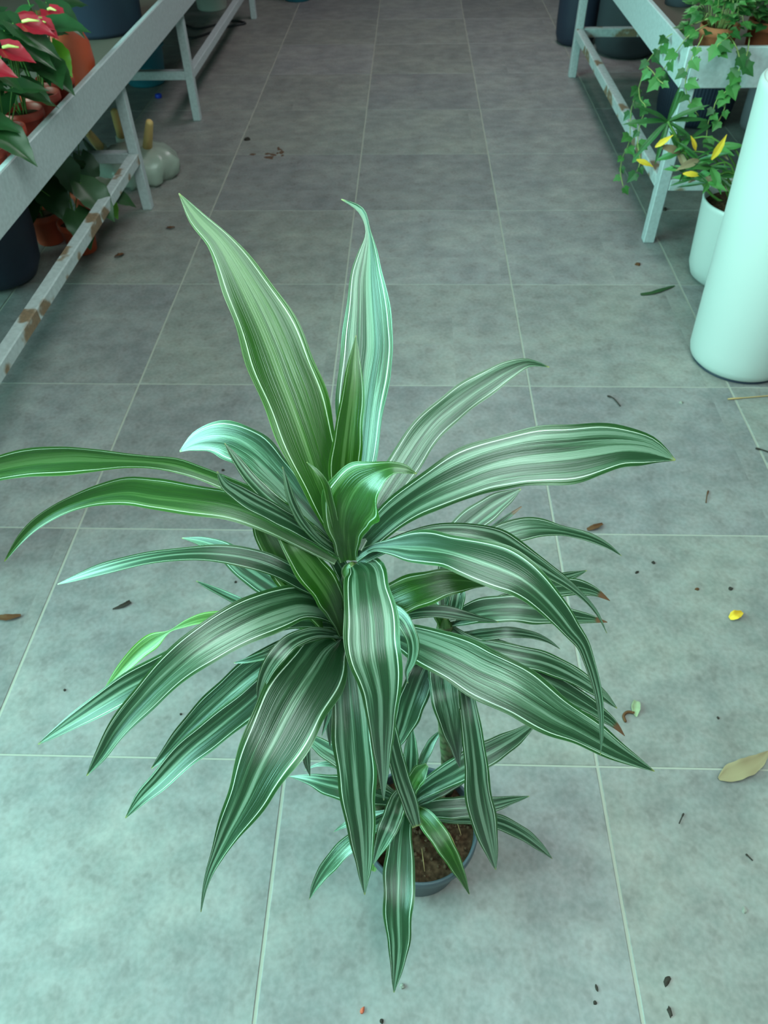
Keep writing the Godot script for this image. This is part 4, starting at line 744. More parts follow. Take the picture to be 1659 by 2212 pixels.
# ------------------------------------------------------------------ white planters and the wilting plants
func build_white_planters() -> void:
	var p := thing("tall_planter", "tall smooth white round planter at the right edge of the photo", "planter", Vector3(1.043, 0, -1.977))
	part("body", lathe([Vector2(0, 0.004), Vector2(0.12, 0.004), Vector2(0.136, 0.007), Vector2(0.146, 0.016), Vector2(0.151, 0.035), Vector2(0.153, 0.07), Vector2(0.160, 0.2), Vector2(0.174, 0.45), Vector2(0.188, 0.68), Vector2(0.193, 0.765), Vector2(0.1925, 0.775), Vector2(0.190, 0.781), Vector2(0.186, 0.784)], 72), M["white_plastic"], p)
	part("lid", lathe([Vector2(0.186, 0.784), Vector2(0.183, 0.783), Vector2(0.182, 0.7835), Vector2(0.176, 0.789), Vector2(0.16, 0.791), Vector2(0.0, 0.792)], 72), M["white_plastic"], p)
	part("base_pad", lathe([Vector2(0, 0), Vector2(0.136, 0), Vector2(0.138, 0.002), Vector2(0.136, 0.0065), Vector2(0, 0.006)], 48), M["navy_pot"], p)
	var q := thing("potted_wilting_plant", "low white planter of wilting strap-leaved plants with yellow leaves beside the right bench leg", "potted plant", Vector3(1.135, 0, -2.47))
	part("planter", lathe([Vector2(0, 0), Vector2(0.09, 0), Vector2(0.115, 0.02), Vector2(0.128, 0.055), Vector2(0.131, 0.09), Vector2(0.145, 0.27), Vector2(0.147, 0.285), Vector2(0.143, 0.288), Vector2(0.139, 0.285), Vector2(0.136, 0.25)], 56), M["white_plastic"], q)
	part("soil", lathe([Vector2(0.0, 0.266), Vector2(0.07, 0.27), Vector2(0.137, 0.258)], 32), M["soil"], q)
	var strap := simple_leaf([0.05, 0.10, 0.13, 0.12, 0.08, 0.004], 0.25, 0.25)
	var short := simple_leaf([0.06, 0.22, 0.30, 0.26, 0.14, 0.01], 0.3, 0.2)
	# rosette leaning out over the bench leg
	var heart := Vector3(0.8308, 0.5011, -2.5600) - q.position
	part("stem", tube(smooth_line([Vector3(-0.06, 0.26, -0.03), Vector3(-0.13, 0.30, -0.06), heart]), [0.006, 0.005, 0.005], 8), M["stem"], q)
	for a in [[-1.0, 0.15, 0.2], [-0.7, 0.5, 0.3], [0.1, 0.9, 0.1], [0.8, 0.55, 0.2], [1.0, 0.2, 0.1], [0.75, -0.3, 0.3], [-0.75, -0.6, 0.5], [-0.2, -0.8, 0.6], [0.4, 0.8, -0.4]]:
		var dir := Vector3(a[0], a[1], a[2]).normalized()
		part("leaf", strap, M["ivy_dark"], q, aim(heart, dir, Vector3(0, 0.8, 0.6), rng.randf_range(0.10, 0.15)))
	for w in [Vector3(0.8954, 0.4075, -2.5500), Vector3(0.9132, 0.4508, -2.5500), Vector3(0.9434, 0.4045, -2.5000), Vector3(0.9676, 0.4022, -2.4500), Vector3(0.9843, 0.4403, -2.5000), Vector3(0.9070, 0.3753, -2.5000), Vector3(0.9639, 0.3633, -2.4200), Vector3(0.9306, 0.3617, -2.4600), Vector3(0.9946, 0.3770, -2.4400)]:
		var c: Vector3 = w - q.position
		for k in 6:
			var a := rng.randf() * TAU
			var dir := Vector3(cos(a), rng.randf_range(-0.3, 0.8), sin(a) * 0.6 + 0.2).normalized()
			part("leaf", short if k % 2 == 0 else strap, M[["ivy_leaf", "ivy_dark", "dry_leaf", "ivy_dark", "ivy_leaf", "dim_leaf"][k]], q, aim(c, dir, Vector3(0, 0.7, 0.7), rng.randf_range(0.05, 0.10)))
		part("stem", tube(smooth_line([Vector3(rng.randf_range(-0.08, 0.08), 0.26, rng.randf_range(-0.06, 0.06)), c * Vector3(0.6, 1, 0.6), c]), [0.004, 0.003], 6), M["stem"], q)
	for y in [[Vector3(0.8015, 0.4327, -2.5300), Vector3(0.5, 0.6, 0.3), 0.06], [Vector3(0.9521, 0.4352, -2.4200), Vector3(0.25, 0.9, 0.2), 0.075], [Vector3(0.7718, 0.3665, -2.6000), Vector3(0.8, -0.1, 0.4), 0.06], [Vector3(0.8856, 0.3806, -2.4500), Vector3(0.9, 0.1, 0.3), 0.06], [Vector3(0.9061, 0.4521, -2.4500), Vector3(-0.4, 0.8, 0.2), 0.05]]:
		part("yellow_leaf", short, M["yellow_leaf"], q, aim(y[0] - q.position, y[1], Vector3(0, 0.6, 0.8), y[2]))

# ------------------------------------------------------------------ plants on the left bench
func pot_mesh(r: float, h: float) -> ArrayMesh:
	return lathe([Vector2(0, 0), Vector2(r * 0.70, 0), Vector2(r * 0.74, 0.003), Vector2(r * 0.93, h * 0.80), Vector2(r * 0.99, h * 0.81), Vector2(r, h * 0.83), Vector2(r, h * 0.985), Vector2(r * 0.98, h), Vector2(r * 0.95, h), Vector2(r * 0.93, h * 0.98), Vector2(r * 0.90, h * 0.8)], 36)

func build_left_plants() -> void:
	var leaf := simple_leaf([0.30, 0.62, 0.66, 0.58, 0.40, 0.18, 0.01], 0.22, 0.18, 0.22)
	var spathe := simple_leaf([0.40, 0.72, 0.76, 0.64, 0.42, 0.2, 0.01], 0.1, 0.3, 0.15)
	var spots := [
		[Vector3(-1.148, 0, -2.04), "red plastic pot of anthurium nearest the camera on the left bench"],
		[Vector3(-1.146, 0, -2.185), "second nearest red-potted anthurium on the left bench"],
		[Vector3(-1.147, 0, -2.335), "third red-potted anthurium from the camera, leaves over the bench edge"],
		[Vector3(-1.146, 0, -2.48), "fourth red-potted anthurium from the camera on the left bench"],
		[Vector3(-1.150, 0, -2.63), "farthest red-potted anthurium, beside the round orange vase"],
		[Vector3(-1.30, 0, -2.26), "anthurium in the back row at the left photo edge with red flowers"],
		[Vector3(-1.29, 0, -2.46), "anthurium in the back row with glossy red flowers above the pots"],
	]
	var pm := pot_mesh(0.060, 0.115)
	for i in spots.size():
		var s: Vector3 = spots[i][0]
		var o := thing("potted_anthurium", spots[i][1], "potted plant", Vector3(s.x, 0.505, s.z), "anthuriums on the left bench")
		part("pot", pm, M["red_pot"], o)
		part("soil", lathe([Vector2(0, 0.098), Vector2(0.056, 0.095)], 24), M["soil"], o)
		for k in 11:
			var a := rng.randf() * TAU
			var r := rng.randf_range(0.02, 0.10)
			var h := rng.randf_range(0.16, 0.36)
			var tip := Vector3(r * cos(a), h, r * sin(a))
			var dir := Vector3(cos(a), rng.randf_range(-0.55, 0.05), sin(a))
			if cos(a) > 0.3 and i < 5:
				dir.x *= 0.6
			part("petiole", tube(smooth_line([Vector3(0.01 * cos(a), 0.095, 0.01 * sin(a)), Vector3(tip.x * 0.5, h * 0.7, tip.z * 0.5), tip]), [0.002, 0.0016], 6), M["stem"], o)
			part("leaf", leaf, M["fresh_leaf" if k == 9 and i % 2 == 0 else "anthurium_leaf"], o, aim(tip, dir, Vector3(0.25, 1, 0.3), rng.randf_range(0.09, 0.15)))
		for k in (2 if i >= 5 or i == 2 else 1):
			var a := rng.randf_range(-0.6, 0.9)
			var tip := Vector3(0.08 * cos(a), rng.randf_range(0.30, 0.36), 0.08 * sin(a))
			part("flower_stalk", tube(smooth_line([Vector3(0, 0.095, 0), tip * Vector3(0.4, 0.7, 0.4), tip]), [0.002, 0.0016], 6), M["stem"], o)
			var sp := part("spathe", spathe, M["red_spathe"], o, aim(tip, Vector3(cos(a), -0.35, sin(a)), Vector3(0.3, 1, 0.5), 0.085))
			part("spadix", tube([Vector3(0, 0.02, 0.02), Vector3(0, 0.16, 0.22), Vector3(0, 0.26, 0.55)], [0.045, 0.05, 0.025], 8), M["spadix"], sp)
	var v := thing("round_vase", "round orange clay vase behind the red pots on the left bench", "vase", Vector3(-1.19, 0.505, -2.86))
	part("body", lathe([Vector2(0, 0), Vector2(0.06, 0), Vector2(0.08, 0.03), Vector2(0.093, 0.09), Vector2(0.091, 0.15), Vector2(0.072, 0.195), Vector2(0.056, 0.21), Vector2(0.06, 0.225), Vector2(0.056, 0.23), Vector2(0.05, 0.21), Vector2(0.05, 0.17)], 48), M["orange_pot"], v)
	part("soil", lathe([Vector2(0, 0.195), Vector2(0.053, 0.19)], 24), M["soil"], v)
	var n := thing("large_pot", "large dark navy pot standing on the left bench behind the vase", "pot", Vector3(-1.3065, 0.5050, -3.5915) + Vector3(-0.03, 0, -0.08))
	part("body", lathe([Vector2(0, 0), Vector2(0.16, 0), Vector2(0.18, 0.02), Vector2(0.205, 0.36), Vector2(0.215, 0.365), Vector2(0.215, 0.40), Vector2(0.205, 0.40), Vector2(0.195, 0.36)], 56), M["navy_pot"], n)
	part("soil", lathe([Vector2(0, 0.37), Vector2(0.196, 0.362)], 24), M["soil"], n)

func build_left_under_bench() -> void:
	var broad := simple_leaf([0.30, 0.66, 0.74, 0.68, 0.5, 0.26, 0.02], 0.3, 0.14, 0.15)
	var a := thing("large_pot", "dark navy round-bottomed pot on the floor under the left bench", "pot", Vector3(-1.4980, 0.0000, -2.4679))
	part("body", lathe([Vector2(0, 0), Vector2(0.09, 0), Vector2(0.125, 0.015), Vector2(0.15, 0.06), Vector2(0.165, 0.16), Vector2(0.172, 0.28), Vector2(0.175, 0.30), Vector2(0.165, 0.30), Vector2(0.158, 0.26)], 48), M["navy_pot"], a)
	part("soil", lathe([Vector2(0, 0.27), Vector2(0.16, 0.262)], 24), M["soil"], a)
	var defs := [
		[Vector3(-1.2619, 0.0000, -2.6822), "orange plastic pot of dark broad-leaved foliage under the left bench rail", [[-0.10, 0.32, 0.10], [0.02, 0.34, 0.0], [0.09, 0.28, 0.05], [-0.02, 0.30, -0.12], [0.10, 0.22, -0.06], [-0.14, 0.26, 0.0], [0.06, 0.20, 0.10]]],
		[Vector3(-1.4161, 0.0000, -2.7584), "orange plastic pot of dark foliage deeper under the left bench", [[-0.08, 0.34, 0.06], [0.06, 0.36, 0.0], [0.0, 0.30, -0.10], [-0.12, 0.27, -0.05], [0.08, 0.27, 0.08], [0.02, 0.25, 0.10]]],
	]
	for d in defs:
		var o := thing("potted_foliage", d[1], "potted plant", d[0], "dark foliage plants under the left bench")
		part("pot", pot_mesh(0.068, 0.12), M["orange_pot"], o)
		part("soil", lathe([Vector2(0, 0.10), Vector2(0.062, 0.098)], 24), M["soil"], o)
		for k in d[2].size():
			var p: Vector3 = Vector3(d[2][k][0], d[2][k][1], d[2][k][2])
			part("petiole", tube(smooth_line([Vector3(0, 0.1, 0), p * Vector3(0.4, 0.7, 0.4), p]), [0.0028, 0.002], 6), M["stem"], o)
			part("leaf", broad, M["dim_leaf"], o, aim(p, Vector3(p.x, -0.06, p.z), Vector3(0.2, 1, 0.3), rng.randf_range(0.13, 0.17)))
	var lf := simple_leaf([0.2, 0.5, 0.6, 0.5, 0.3, 0.02], 0.3, 0.15)
	var f := thing("potted_foliage", "small orange pot with a lime-green drooping leaf behind the rusty rail", "potted plant", Vector3(-1.3009, 0.0000, -2.9199) + Vector3(-0.02, 0, -0.06), "dark foliage plants under the left bench")
	part("pot", pot_mesh(0.06, 0.11), M["orange_pot"], f)
	part("soil", lathe([Vector2(0, 0.092), Vector2(0.054, 0.09)], 20), M["soil"], f)
	for q in [[Vector3(0.09, 0.15, 0.07), "fresh_leaf"], [Vector3(-0.05, 0.3, 0.02), "dim_leaf"], [Vector3(0.02, 0.28, -0.08), "dim_leaf"], [Vector3(0.05, 0.26, 0.05), "dim_leaf"]]:
		part("petiole", tube(smooth_line([Vector3(0, 0.09, 0), q[0] * Vector3(0.5, 0.9, 0.5), q[0]]), [0.0025, 0.002], 6), M["stem"], f)
		part("leaf", lf if q[1] == "fresh_leaf" else broad, M[q[1]], f, aim(q[0], Vector3(q[0].x, -0.10, q[0].z), Vector3(0.2, 1, 0.3), 0.13))
	# upturned stool bundled in clear plastic
	var s := thing("wrapped_stool", "upturned grey stool with light wooden legs wrapped in plastic under the left bench", "stool", Vector3(-1.2173, 0.0000, -3.3923))
	var ns := noise(5.0, 33, 3)
	var seat := begin()
	seat.set_smooth_group(0)
	var prof := [Vector2(0.0, 0.0), Vector2(0.15, 0.0), Vector2(0.172, 0.02), Vector2(0.165, 0.07), Vector2(0.14, 0.105), Vector2(0.09, 0.12), Vector2(0.0, 0.118)]
	for i in prof.size():
		for j in 41:
			var t := TAU * j / 40
			var r: float = prof[i].x * (1.0 + 0.34 * ns.get_noise_3d(cos(t) * 0.5, prof[i].y * 5.0, sin(t) * 0.5))
			seat.add_vertex(Vector3(r * cos(t), prof[i].y, r * sin(t)))
	for i in prof.size() - 1:
		for j in 40:
			var p := i * 41 + j
			for q in [p, p + 1, p + 41, p + 1, p + 42, p + 41]:
				seat.add_index(q)
	seat.generate_normals()
	part("wrapped_seat", seat.commit(), M["wrap"], s)
	for q in [[Vector3(-1.1663, 0.1100, -3.4005), Vector3(-1.0931, 0.2600, -3.2974)], [Vector3(-1.3154, 0.1100, -3.5332), Vector3(-1.2834, 0.2600, -3.4332)], [Vector3(-1.3863, 0.1100, -3.4238), Vector3(-1.3194, 0.2600, -3.1792)]]:
		var b: Vector3 = q[0] - s.position
		var e: Vector3 = q[1] - s.position
		part("socket", lathe([Vector2(0.03, -0.012), Vector2(0.028, 0.010), Vector2(0.016, 0.014), Vector2(0.0, 0.014)], 20), M["cement"], s, Transform3D(Basis.IDENTITY, b))
		part("leg", tube([b, b.lerp(e, 0.5), b.lerp(e, 0.96), e], [0.021, 0.019, 0.0155, 0.011], 14), M["wood"], s)
	# things farther down, behind the second pair of legs
	var t := thing("storage_tub", "blue-green plastic tub on the floor behind the far bench leg", "tub", Vector3(-1.5182, 0.0000, -4.6953))
	part("body", lathe([Vector2(0, 0), Vector2(0.10, 0), Vector2(0.108, 0.01), Vector2(0.125, 0.18), Vector2(0.135, 0.185), Vector2(0.135, 0.195), Vector2(0.12, 0.19), Vector2(0.10, 0.02), Vector2(0.0, 0.015)], 40), M["teal"], t)
	single("bottle_cap", "small bright blue cap on the floor under the left bench", "cap", lathe([Vector2(0, 0), Vector2(0.016, 0), Vector2(0.018, 0.003), Vector2(0.0175, 0.016), Vector2(0.015, 0.019), Vector2(0, 0.02)], 20), M["blue"], Transform3D(Basis.IDENTITY, Vector3(-1.3877, 0.0000, -4.4330)))
	var b2 := thing("bucket", "pale plastic bucket at the top edge beside the far left bench", "bucket", Vector3(-1.4321, 0.0000, -6.3118) + Vector3(-0.02, 0, -0.05))
	part("body", lathe([Vector2(0, 0), Vector2(0.10, 0), Vector2(0.107, 0.01), Vector2(0.13, 0.24), Vector2(0.14, 0.245), Vector2(0.14, 0.26), Vector2(0.126, 0.255), Vector2(0.10, 0.02), Vector2(0, 0.015)], 40), M["bucket"], b2)
	part("handle", tube(smooth_line([Vector3(-0.138, 0.25, 0), Vector3(-0.12, 0.2, 0.09), Vector3(0.0, 0.18, 0.145), Vector3(0.12, 0.2, 0.09), Vector3(0.138, 0.25, 0)]), [0.003], 8), M["cable"], b2)
	single("cable", "loop of dark cable lying on the floor beside the far bench legs", "cable", tube(smooth_line([Vector3(-1.5464, 0.0070, -5.6494), Vector3(-1.4365, 0.0070, -5.5703), Vector3(-1.3494, 0.0070, -5.6771), Vector3(-1.2518, 0.0070, -5.8327), Vector3(-1.1387, 0.0070, -5.9229), Vector3(-1.2461, 0.0070, -5.9859), Vector3(-1.3545, 0.0070, -5.8705), Vector3(-1.4509, 0.0070, -5.7924), Vector3(-1.5722, 0.0070, -5.9122)]), [0.007], 8), M["cable"])
	var tp := thing("far_pot", "dark teal pot on the floor at the very top of the photo", "pot", Vector3(-0.8496, 0.0000, -6.5063) + Vector3(0, 0, -0.1))
	part("body", pot_mesh(0.13, 0.2), M["teal"], tp)
	part("soil", lathe([Vector2(0, 0.17), Vector2(0.118, 0.165)], 24), M["soil"], tp)

# ------------------------------------------------------------------ dark pots on the right
func build_right_pots() -> void:
	var round_pot := func(r: float, h: float) -> Array:
		return [Vector2(0, 0), Vector2(r * 0.72, 0), Vector2(r * 0.86, h * 0.02), Vector2(r * 0.95, h * 0.08), Vector2(r * 0.985, h * 0.2), Vector2(r, h * 0.6), Vector2(r, h * 0.97), Vector2(r * 0.985, h), Vector2(r * 0.93, h), Vector2(r * 0.915, h * 0.97), Vector2(r * 0.90, h * 0.85)]
	var a := thing("tall_pot", "dark navy tall pot behind the far leg of the right bench", "pot", Vector3(1.0582, 0.0000, -5.3480) + Vector3(-0.01, 0, -0.08))
	part("body", lathe(round_pot.call(0.13, 0.62), 56), M["navy_pot"], a)
	part("soil", lathe([Vector2(0, 0.55), Vector2(0.116, 0.545)], 24), M["soil"], a)
	var b := thing("tall_pot", "wide charcoal tall pot beyond the far end of the right bench", "pot", Vector3(1.3014, 0.0000, -5.0556) + Vector3(0.02, 0, -0.16))
	part("body", lathe(round_pot.call(0.195, 0.60), 64), M["charcoal_pot"], b)
	part("soil", lathe([Vector2(0, 0.53), Vector2(0.174, 0.525)], 24), M["soil"], b)
	var c := thing("ribbed_pot", "dark finely ribbed pot under the right bench behind the trailing ivy", "pot", Vector3(1.4350, 0.0000, -3.9549) + Vector3(0.0, 0, -0.12))
	part("body", lathe(round_pot.call(0.185, 0.42), 288, 72, 0.008), M["navy_pot"], c)
	part("soil", lathe([Vector2(0, 0.37), Vector2(0.165, 0.365)], 24), M["soil"], c)
	var d := thing("low_pot", "mauve-grey rounded pot beside the ribbed pot under the right bench", "pot", Vector3(1.6603, 0.0000, -3.9839) + Vector3(0.075, 0, 0.06))
	part("body", lathe(round_pot.call(0.105, 0.24), 48), M["mauve_pot"], d)
	part("soil", lathe([Vector2(0, 0.21), Vector2(0.094, 0.205)], 24), M["soil"], d)
	var e := thing("upright_pot", "bluish grey pot on the right bench above the steel apron", "pot", Vector3(1.0473, 0.6150, -3.4560) + Vector3(0.02, 0, -0.05))
	part("body", pot_mesh(0.075, 0.15), M["grey_pot"], e)
	part("soil", lathe([Vector2(0, 0.125), Vector2(0.066, 0.12)], 24), M["soil"], e)

# ------------------------------------------------------------------ ivy
func ivy_leaf_mesh() -> ArrayMesh:
	var out := [Vector2(0, 0), Vector2(0.18, -0.12), Vector2(0.40, -0.02), Vector2(0.40, 0.14), Vector2(0.54, 0.38), Vector2(0.33, 0.46), Vector2(0.20, 0.68), Vector2(0, 1.0)]
	var st := begin()
	st.set_smooth_group(0xFFFFFFFF)
	for s in [-1.0, 1.0]:
		for i in out.size() - 1:
			var p: Vector2 = out[i]
			var q: Vector2 = out[i + 1]
			var c := Vector3(0, 0.0, 0.34)
			tri(st, c, Vector3(s * p.x, 0.16 * p.x - 0.1 * p.y * p.y, p.y), Vector3(s * q.x, 0.16 * q.x - 0.1 * q.y * q.y, q.y), Vector3.UP)
	st.generate_normals()
	return st.commit()

func build_ivy() -> void:
	var leaf := ivy_leaf_mesh()
	var pots := [
		[Vector3(1.0046, 0.6739, -2.8060) * Vector3(1, 0, 1) + Vector3(0, 0.615, 0), "ivy in a terracotta pot at the bench corner, vines trailing over the steel apron", 0.062, 0.095],
		[Vector3(1.1755, 0.6702, -2.8600) * Vector3(1, 0, 1) + Vector3(0, 0.615, 0), "ivy in a terracotta pot at the right photo edge, behind the white planter", 0.062, 0.095],
	]
	var vines := [
		[[Vector3(0.9376, 0.7400, -2.7436), Vector3(0.9300, 0.6701, -2.9342), Vector3(0.8750, 0.6471, -2.9189), Vector3(0.8700, 0.6098, -2.9575), Vector3(0.8700, 0.5694, -3.0197), Vector3(0.8650, 0.5219, -3.0647), Vector3(0.8600, 0.4442, -3.0734), Vector3(0.8600, 0.3674, -3.1138), Vector3(0.8600, 0.3236, -3.0905), Vector3(0.8600, 0.2611, -3.0462), Vector3(0.8600, 0.1929, -3.0884), Vector3(0.8600, 0.1384, -3.0840), Vector3(0.8600, 0.1118, -2.9962)], 0],
		[[Vector3(0.8650, 0.5219, -3.0647), Vector3(0.8600, 0.5350, -2.9431), Vector3(0.8600, 0.5349, -2.8572), Vector3(0.8600, 0.5414, -2.7959)], 0],
		[[Vector3(0.8600, 0.4442, -3.0734), Vector3(0.8550, 0.4261, -3.0046), Vector3(0.8550, 0.4287, -2.9128), Vector3(0.8550, 0.3660, -2.9365), Vector3(0.8550, 0.3072, -2.9190), Vector3(0.8550, 0.2738, -2.8321), Vector3(0.8550, 0.2270, -2.8446)], 0],
		[[Vector3(0.9597, 0.7200, -2.7757), Vector3(0.8900, 0.6982, -2.7359), Vector3(0.8800, 0.6379, -2.7947), Vector3(0.8780, 0.5790, -2.8618), Vector3(0.8780, 0.5299, -2.9096)], 0],
		[[Vector3(0.9283, 0.7018, -2.7200), Vector3(0.8975, 0.6637, -2.6700), Vector3(0.8839, 0.6211, -2.6600), Vector3(0.8946, 0.5677, -2.6600), Vector3(0.9201, 0.5250, -2.6600), Vector3(0.9607, 0.4840, -2.6600)], 0],
		[[Vector3(1.0097, 0.7004, -2.7500), Vector3(1.0261, 0.6757, -2.6700), Vector3(1.0502, 0.6202, -2.6600), Vector3(1.0301, 0.5700, -2.6500), Vector3(1.0024, 0.5361, -2.6500), Vector3(0.9997, 0.5013, -2.6500), Vector3(0.9954, 0.4657, -2.6500), Vector3(1.0077, 0.3998, -2.6500)], 0],
		[[Vector3(1.0849, 0.6935, -2.7500), Vector3(1.0626, 0.6525, -2.6700), Vector3(1.0429, 0.6071, -2.6600), Vector3(1.0257, 0.5701, -2.6500), Vector3(1.0351, 0.5081, -2.6500), Vector3(1.0259, 0.4656, -2.6500)], 1],
		[[Vector3(1.0607, 0.7056, -2.7800), Vector3(0.9741, 0.6949, -2.6700), Vector3(0.9593, 0.6875, -2.6600), Vector3(0.9670, 0.6723, -2.6600)], 1],
	]
	for i in pots.size():
		var o := thing("potted_ivy", pots[i][1], "potted plant", pots[i][0], "potted ivies on the right bench")
		var r: float = pots[i][2]
		var h: float = pots[i][3]
		part("pot", lathe([Vector2(0, 0), Vector2(r * 0.78, 0), Vector2(r * 0.8, 0.003), Vector2(r * 0.92, h * 0.72), Vector2(r * 1.0, h * 0.73), Vector2(r * 1.0, h), Vector2(r * 0.93, h), Vector2(r * 0.88, h * 0.8)], 40), M["terracotta"], o)
		part("soil", lathe([Vector2(0, h * 0.88), Vector2(r * 0.9, h * 0.86)], 24), M["soil"], o)
		# the mound of stems above the rim
		for k in 40:
			var a := rng.randf() * TAU
			var rr := rng.randf_range(0.3, 1.75) * r
			var top := Vector3(rr * cos(a), h + rng.randf_range(0.0, 0.10) + 0.03 * (1.75 - rr / r), rr * sin(a))
			part("stem", tube(smooth_line([Vector3(0.5 * r * cos(a), h * 0.86, 0.5 * r * sin(a)), top * Vector3(0.8, 1, 0.8) + Vector3(0, 0.02, 0), top], 3), [0.0015, 0.0012], 5), M["vine"], o)
			for q in 4:
				var p := top + Vector3(rng.randf_range(-0.03, 0.03), rng.randf_range(-0.04, 0.02), rng.randf_range(-0.03, 0.03))
				part("leaf", leaf, M["ivy_leaf" if (k + q) % 3 else "ivy_dark"], o, aim(p, Vector3(cos(a) + rng.randf_range(-0.6, 0.6), rng.randf_range(-0.5, 0.3), sin(a) + rng.randf_range(-0.6, 0.6)), Vector3(rng.randf_range(-0.3, 0.3), 1, 0.3), rng.randf_range(0.026, 0.042)))
		for v in vines:
			if v[1] != i:
				continue
			var pts := []
			for p in v[0]:
				pts.append(p - o.position)
			var line := smooth_line(pts, 3)
			part("vine", tube(line, [0.0022, 0.0018], 6), M["vine"], o)
			for k in range(2, line.size(), 2):
				var side := 1.0 if (k / 2) % 2 == 0 else -1.0
				var dir := Vector3(side * rng.randf_range(0.3, 1.0), rng.randf_range(-1.0, -0.1), rng.randf_range(0.1, 0.8))
				part("leaf", leaf, M["ivy_leaf" if rng.randf() < 0.7 else "ivy_dark"], o, aim(line[k] + dir * 0.006, dir, Vector3(rng.randf_range(-0.4, 0.1), 0.7, 0.8), rng.randf_range(0.026, 0.05)))

# ------------------------------------------------------------------ litter on the floor
func curled_leaf(pts: Array, widths: Array, fold: float) -> ArrayMesh:
	var face := []
	for p in pts:
		face.append(Vector3(0, 1, 0.15))
	return blade(pts, widths, face, fold, 0.12, 0.9, 5)

func flake(size: Vector3, seed_: int) -> ArrayMesh:
	var r := RandomNumberGenerator.new()
	r.seed = seed_
	var st := begin()
	st.set_smooth_group(0xFFFFFFFF)
	var n := 9
	var ring := []
	for i in n:
		var a := TAU * i / n
		var k := r.randf_range(0.65, 1.1)
		ring.append(Vector3(cos(a) * k * size.x / 2, 0, sin(a) * k * size.z / 2))
	var top := Vector3(0, size.y, 0)
	for i in n:
		var a: Vector3 = ring[i]
		var b: Vector3 = ring[(i + 1) % n]
		var a2 := a * 0.8 + Vector3(0, size.y * r.randf_range(0.5, 0.9), 0)
		var b2 := b * 0.8 + Vector3(0, size.y * 0.75, 0)
		quad(st, a, b, b2, a2, (a + b))
		tri(st, a2, b2, top, Vector3.UP)
		tri(st, a, b, Vector3.ZERO, Vector3.DOWN)
	st.generate_normals()
	return st.commit()

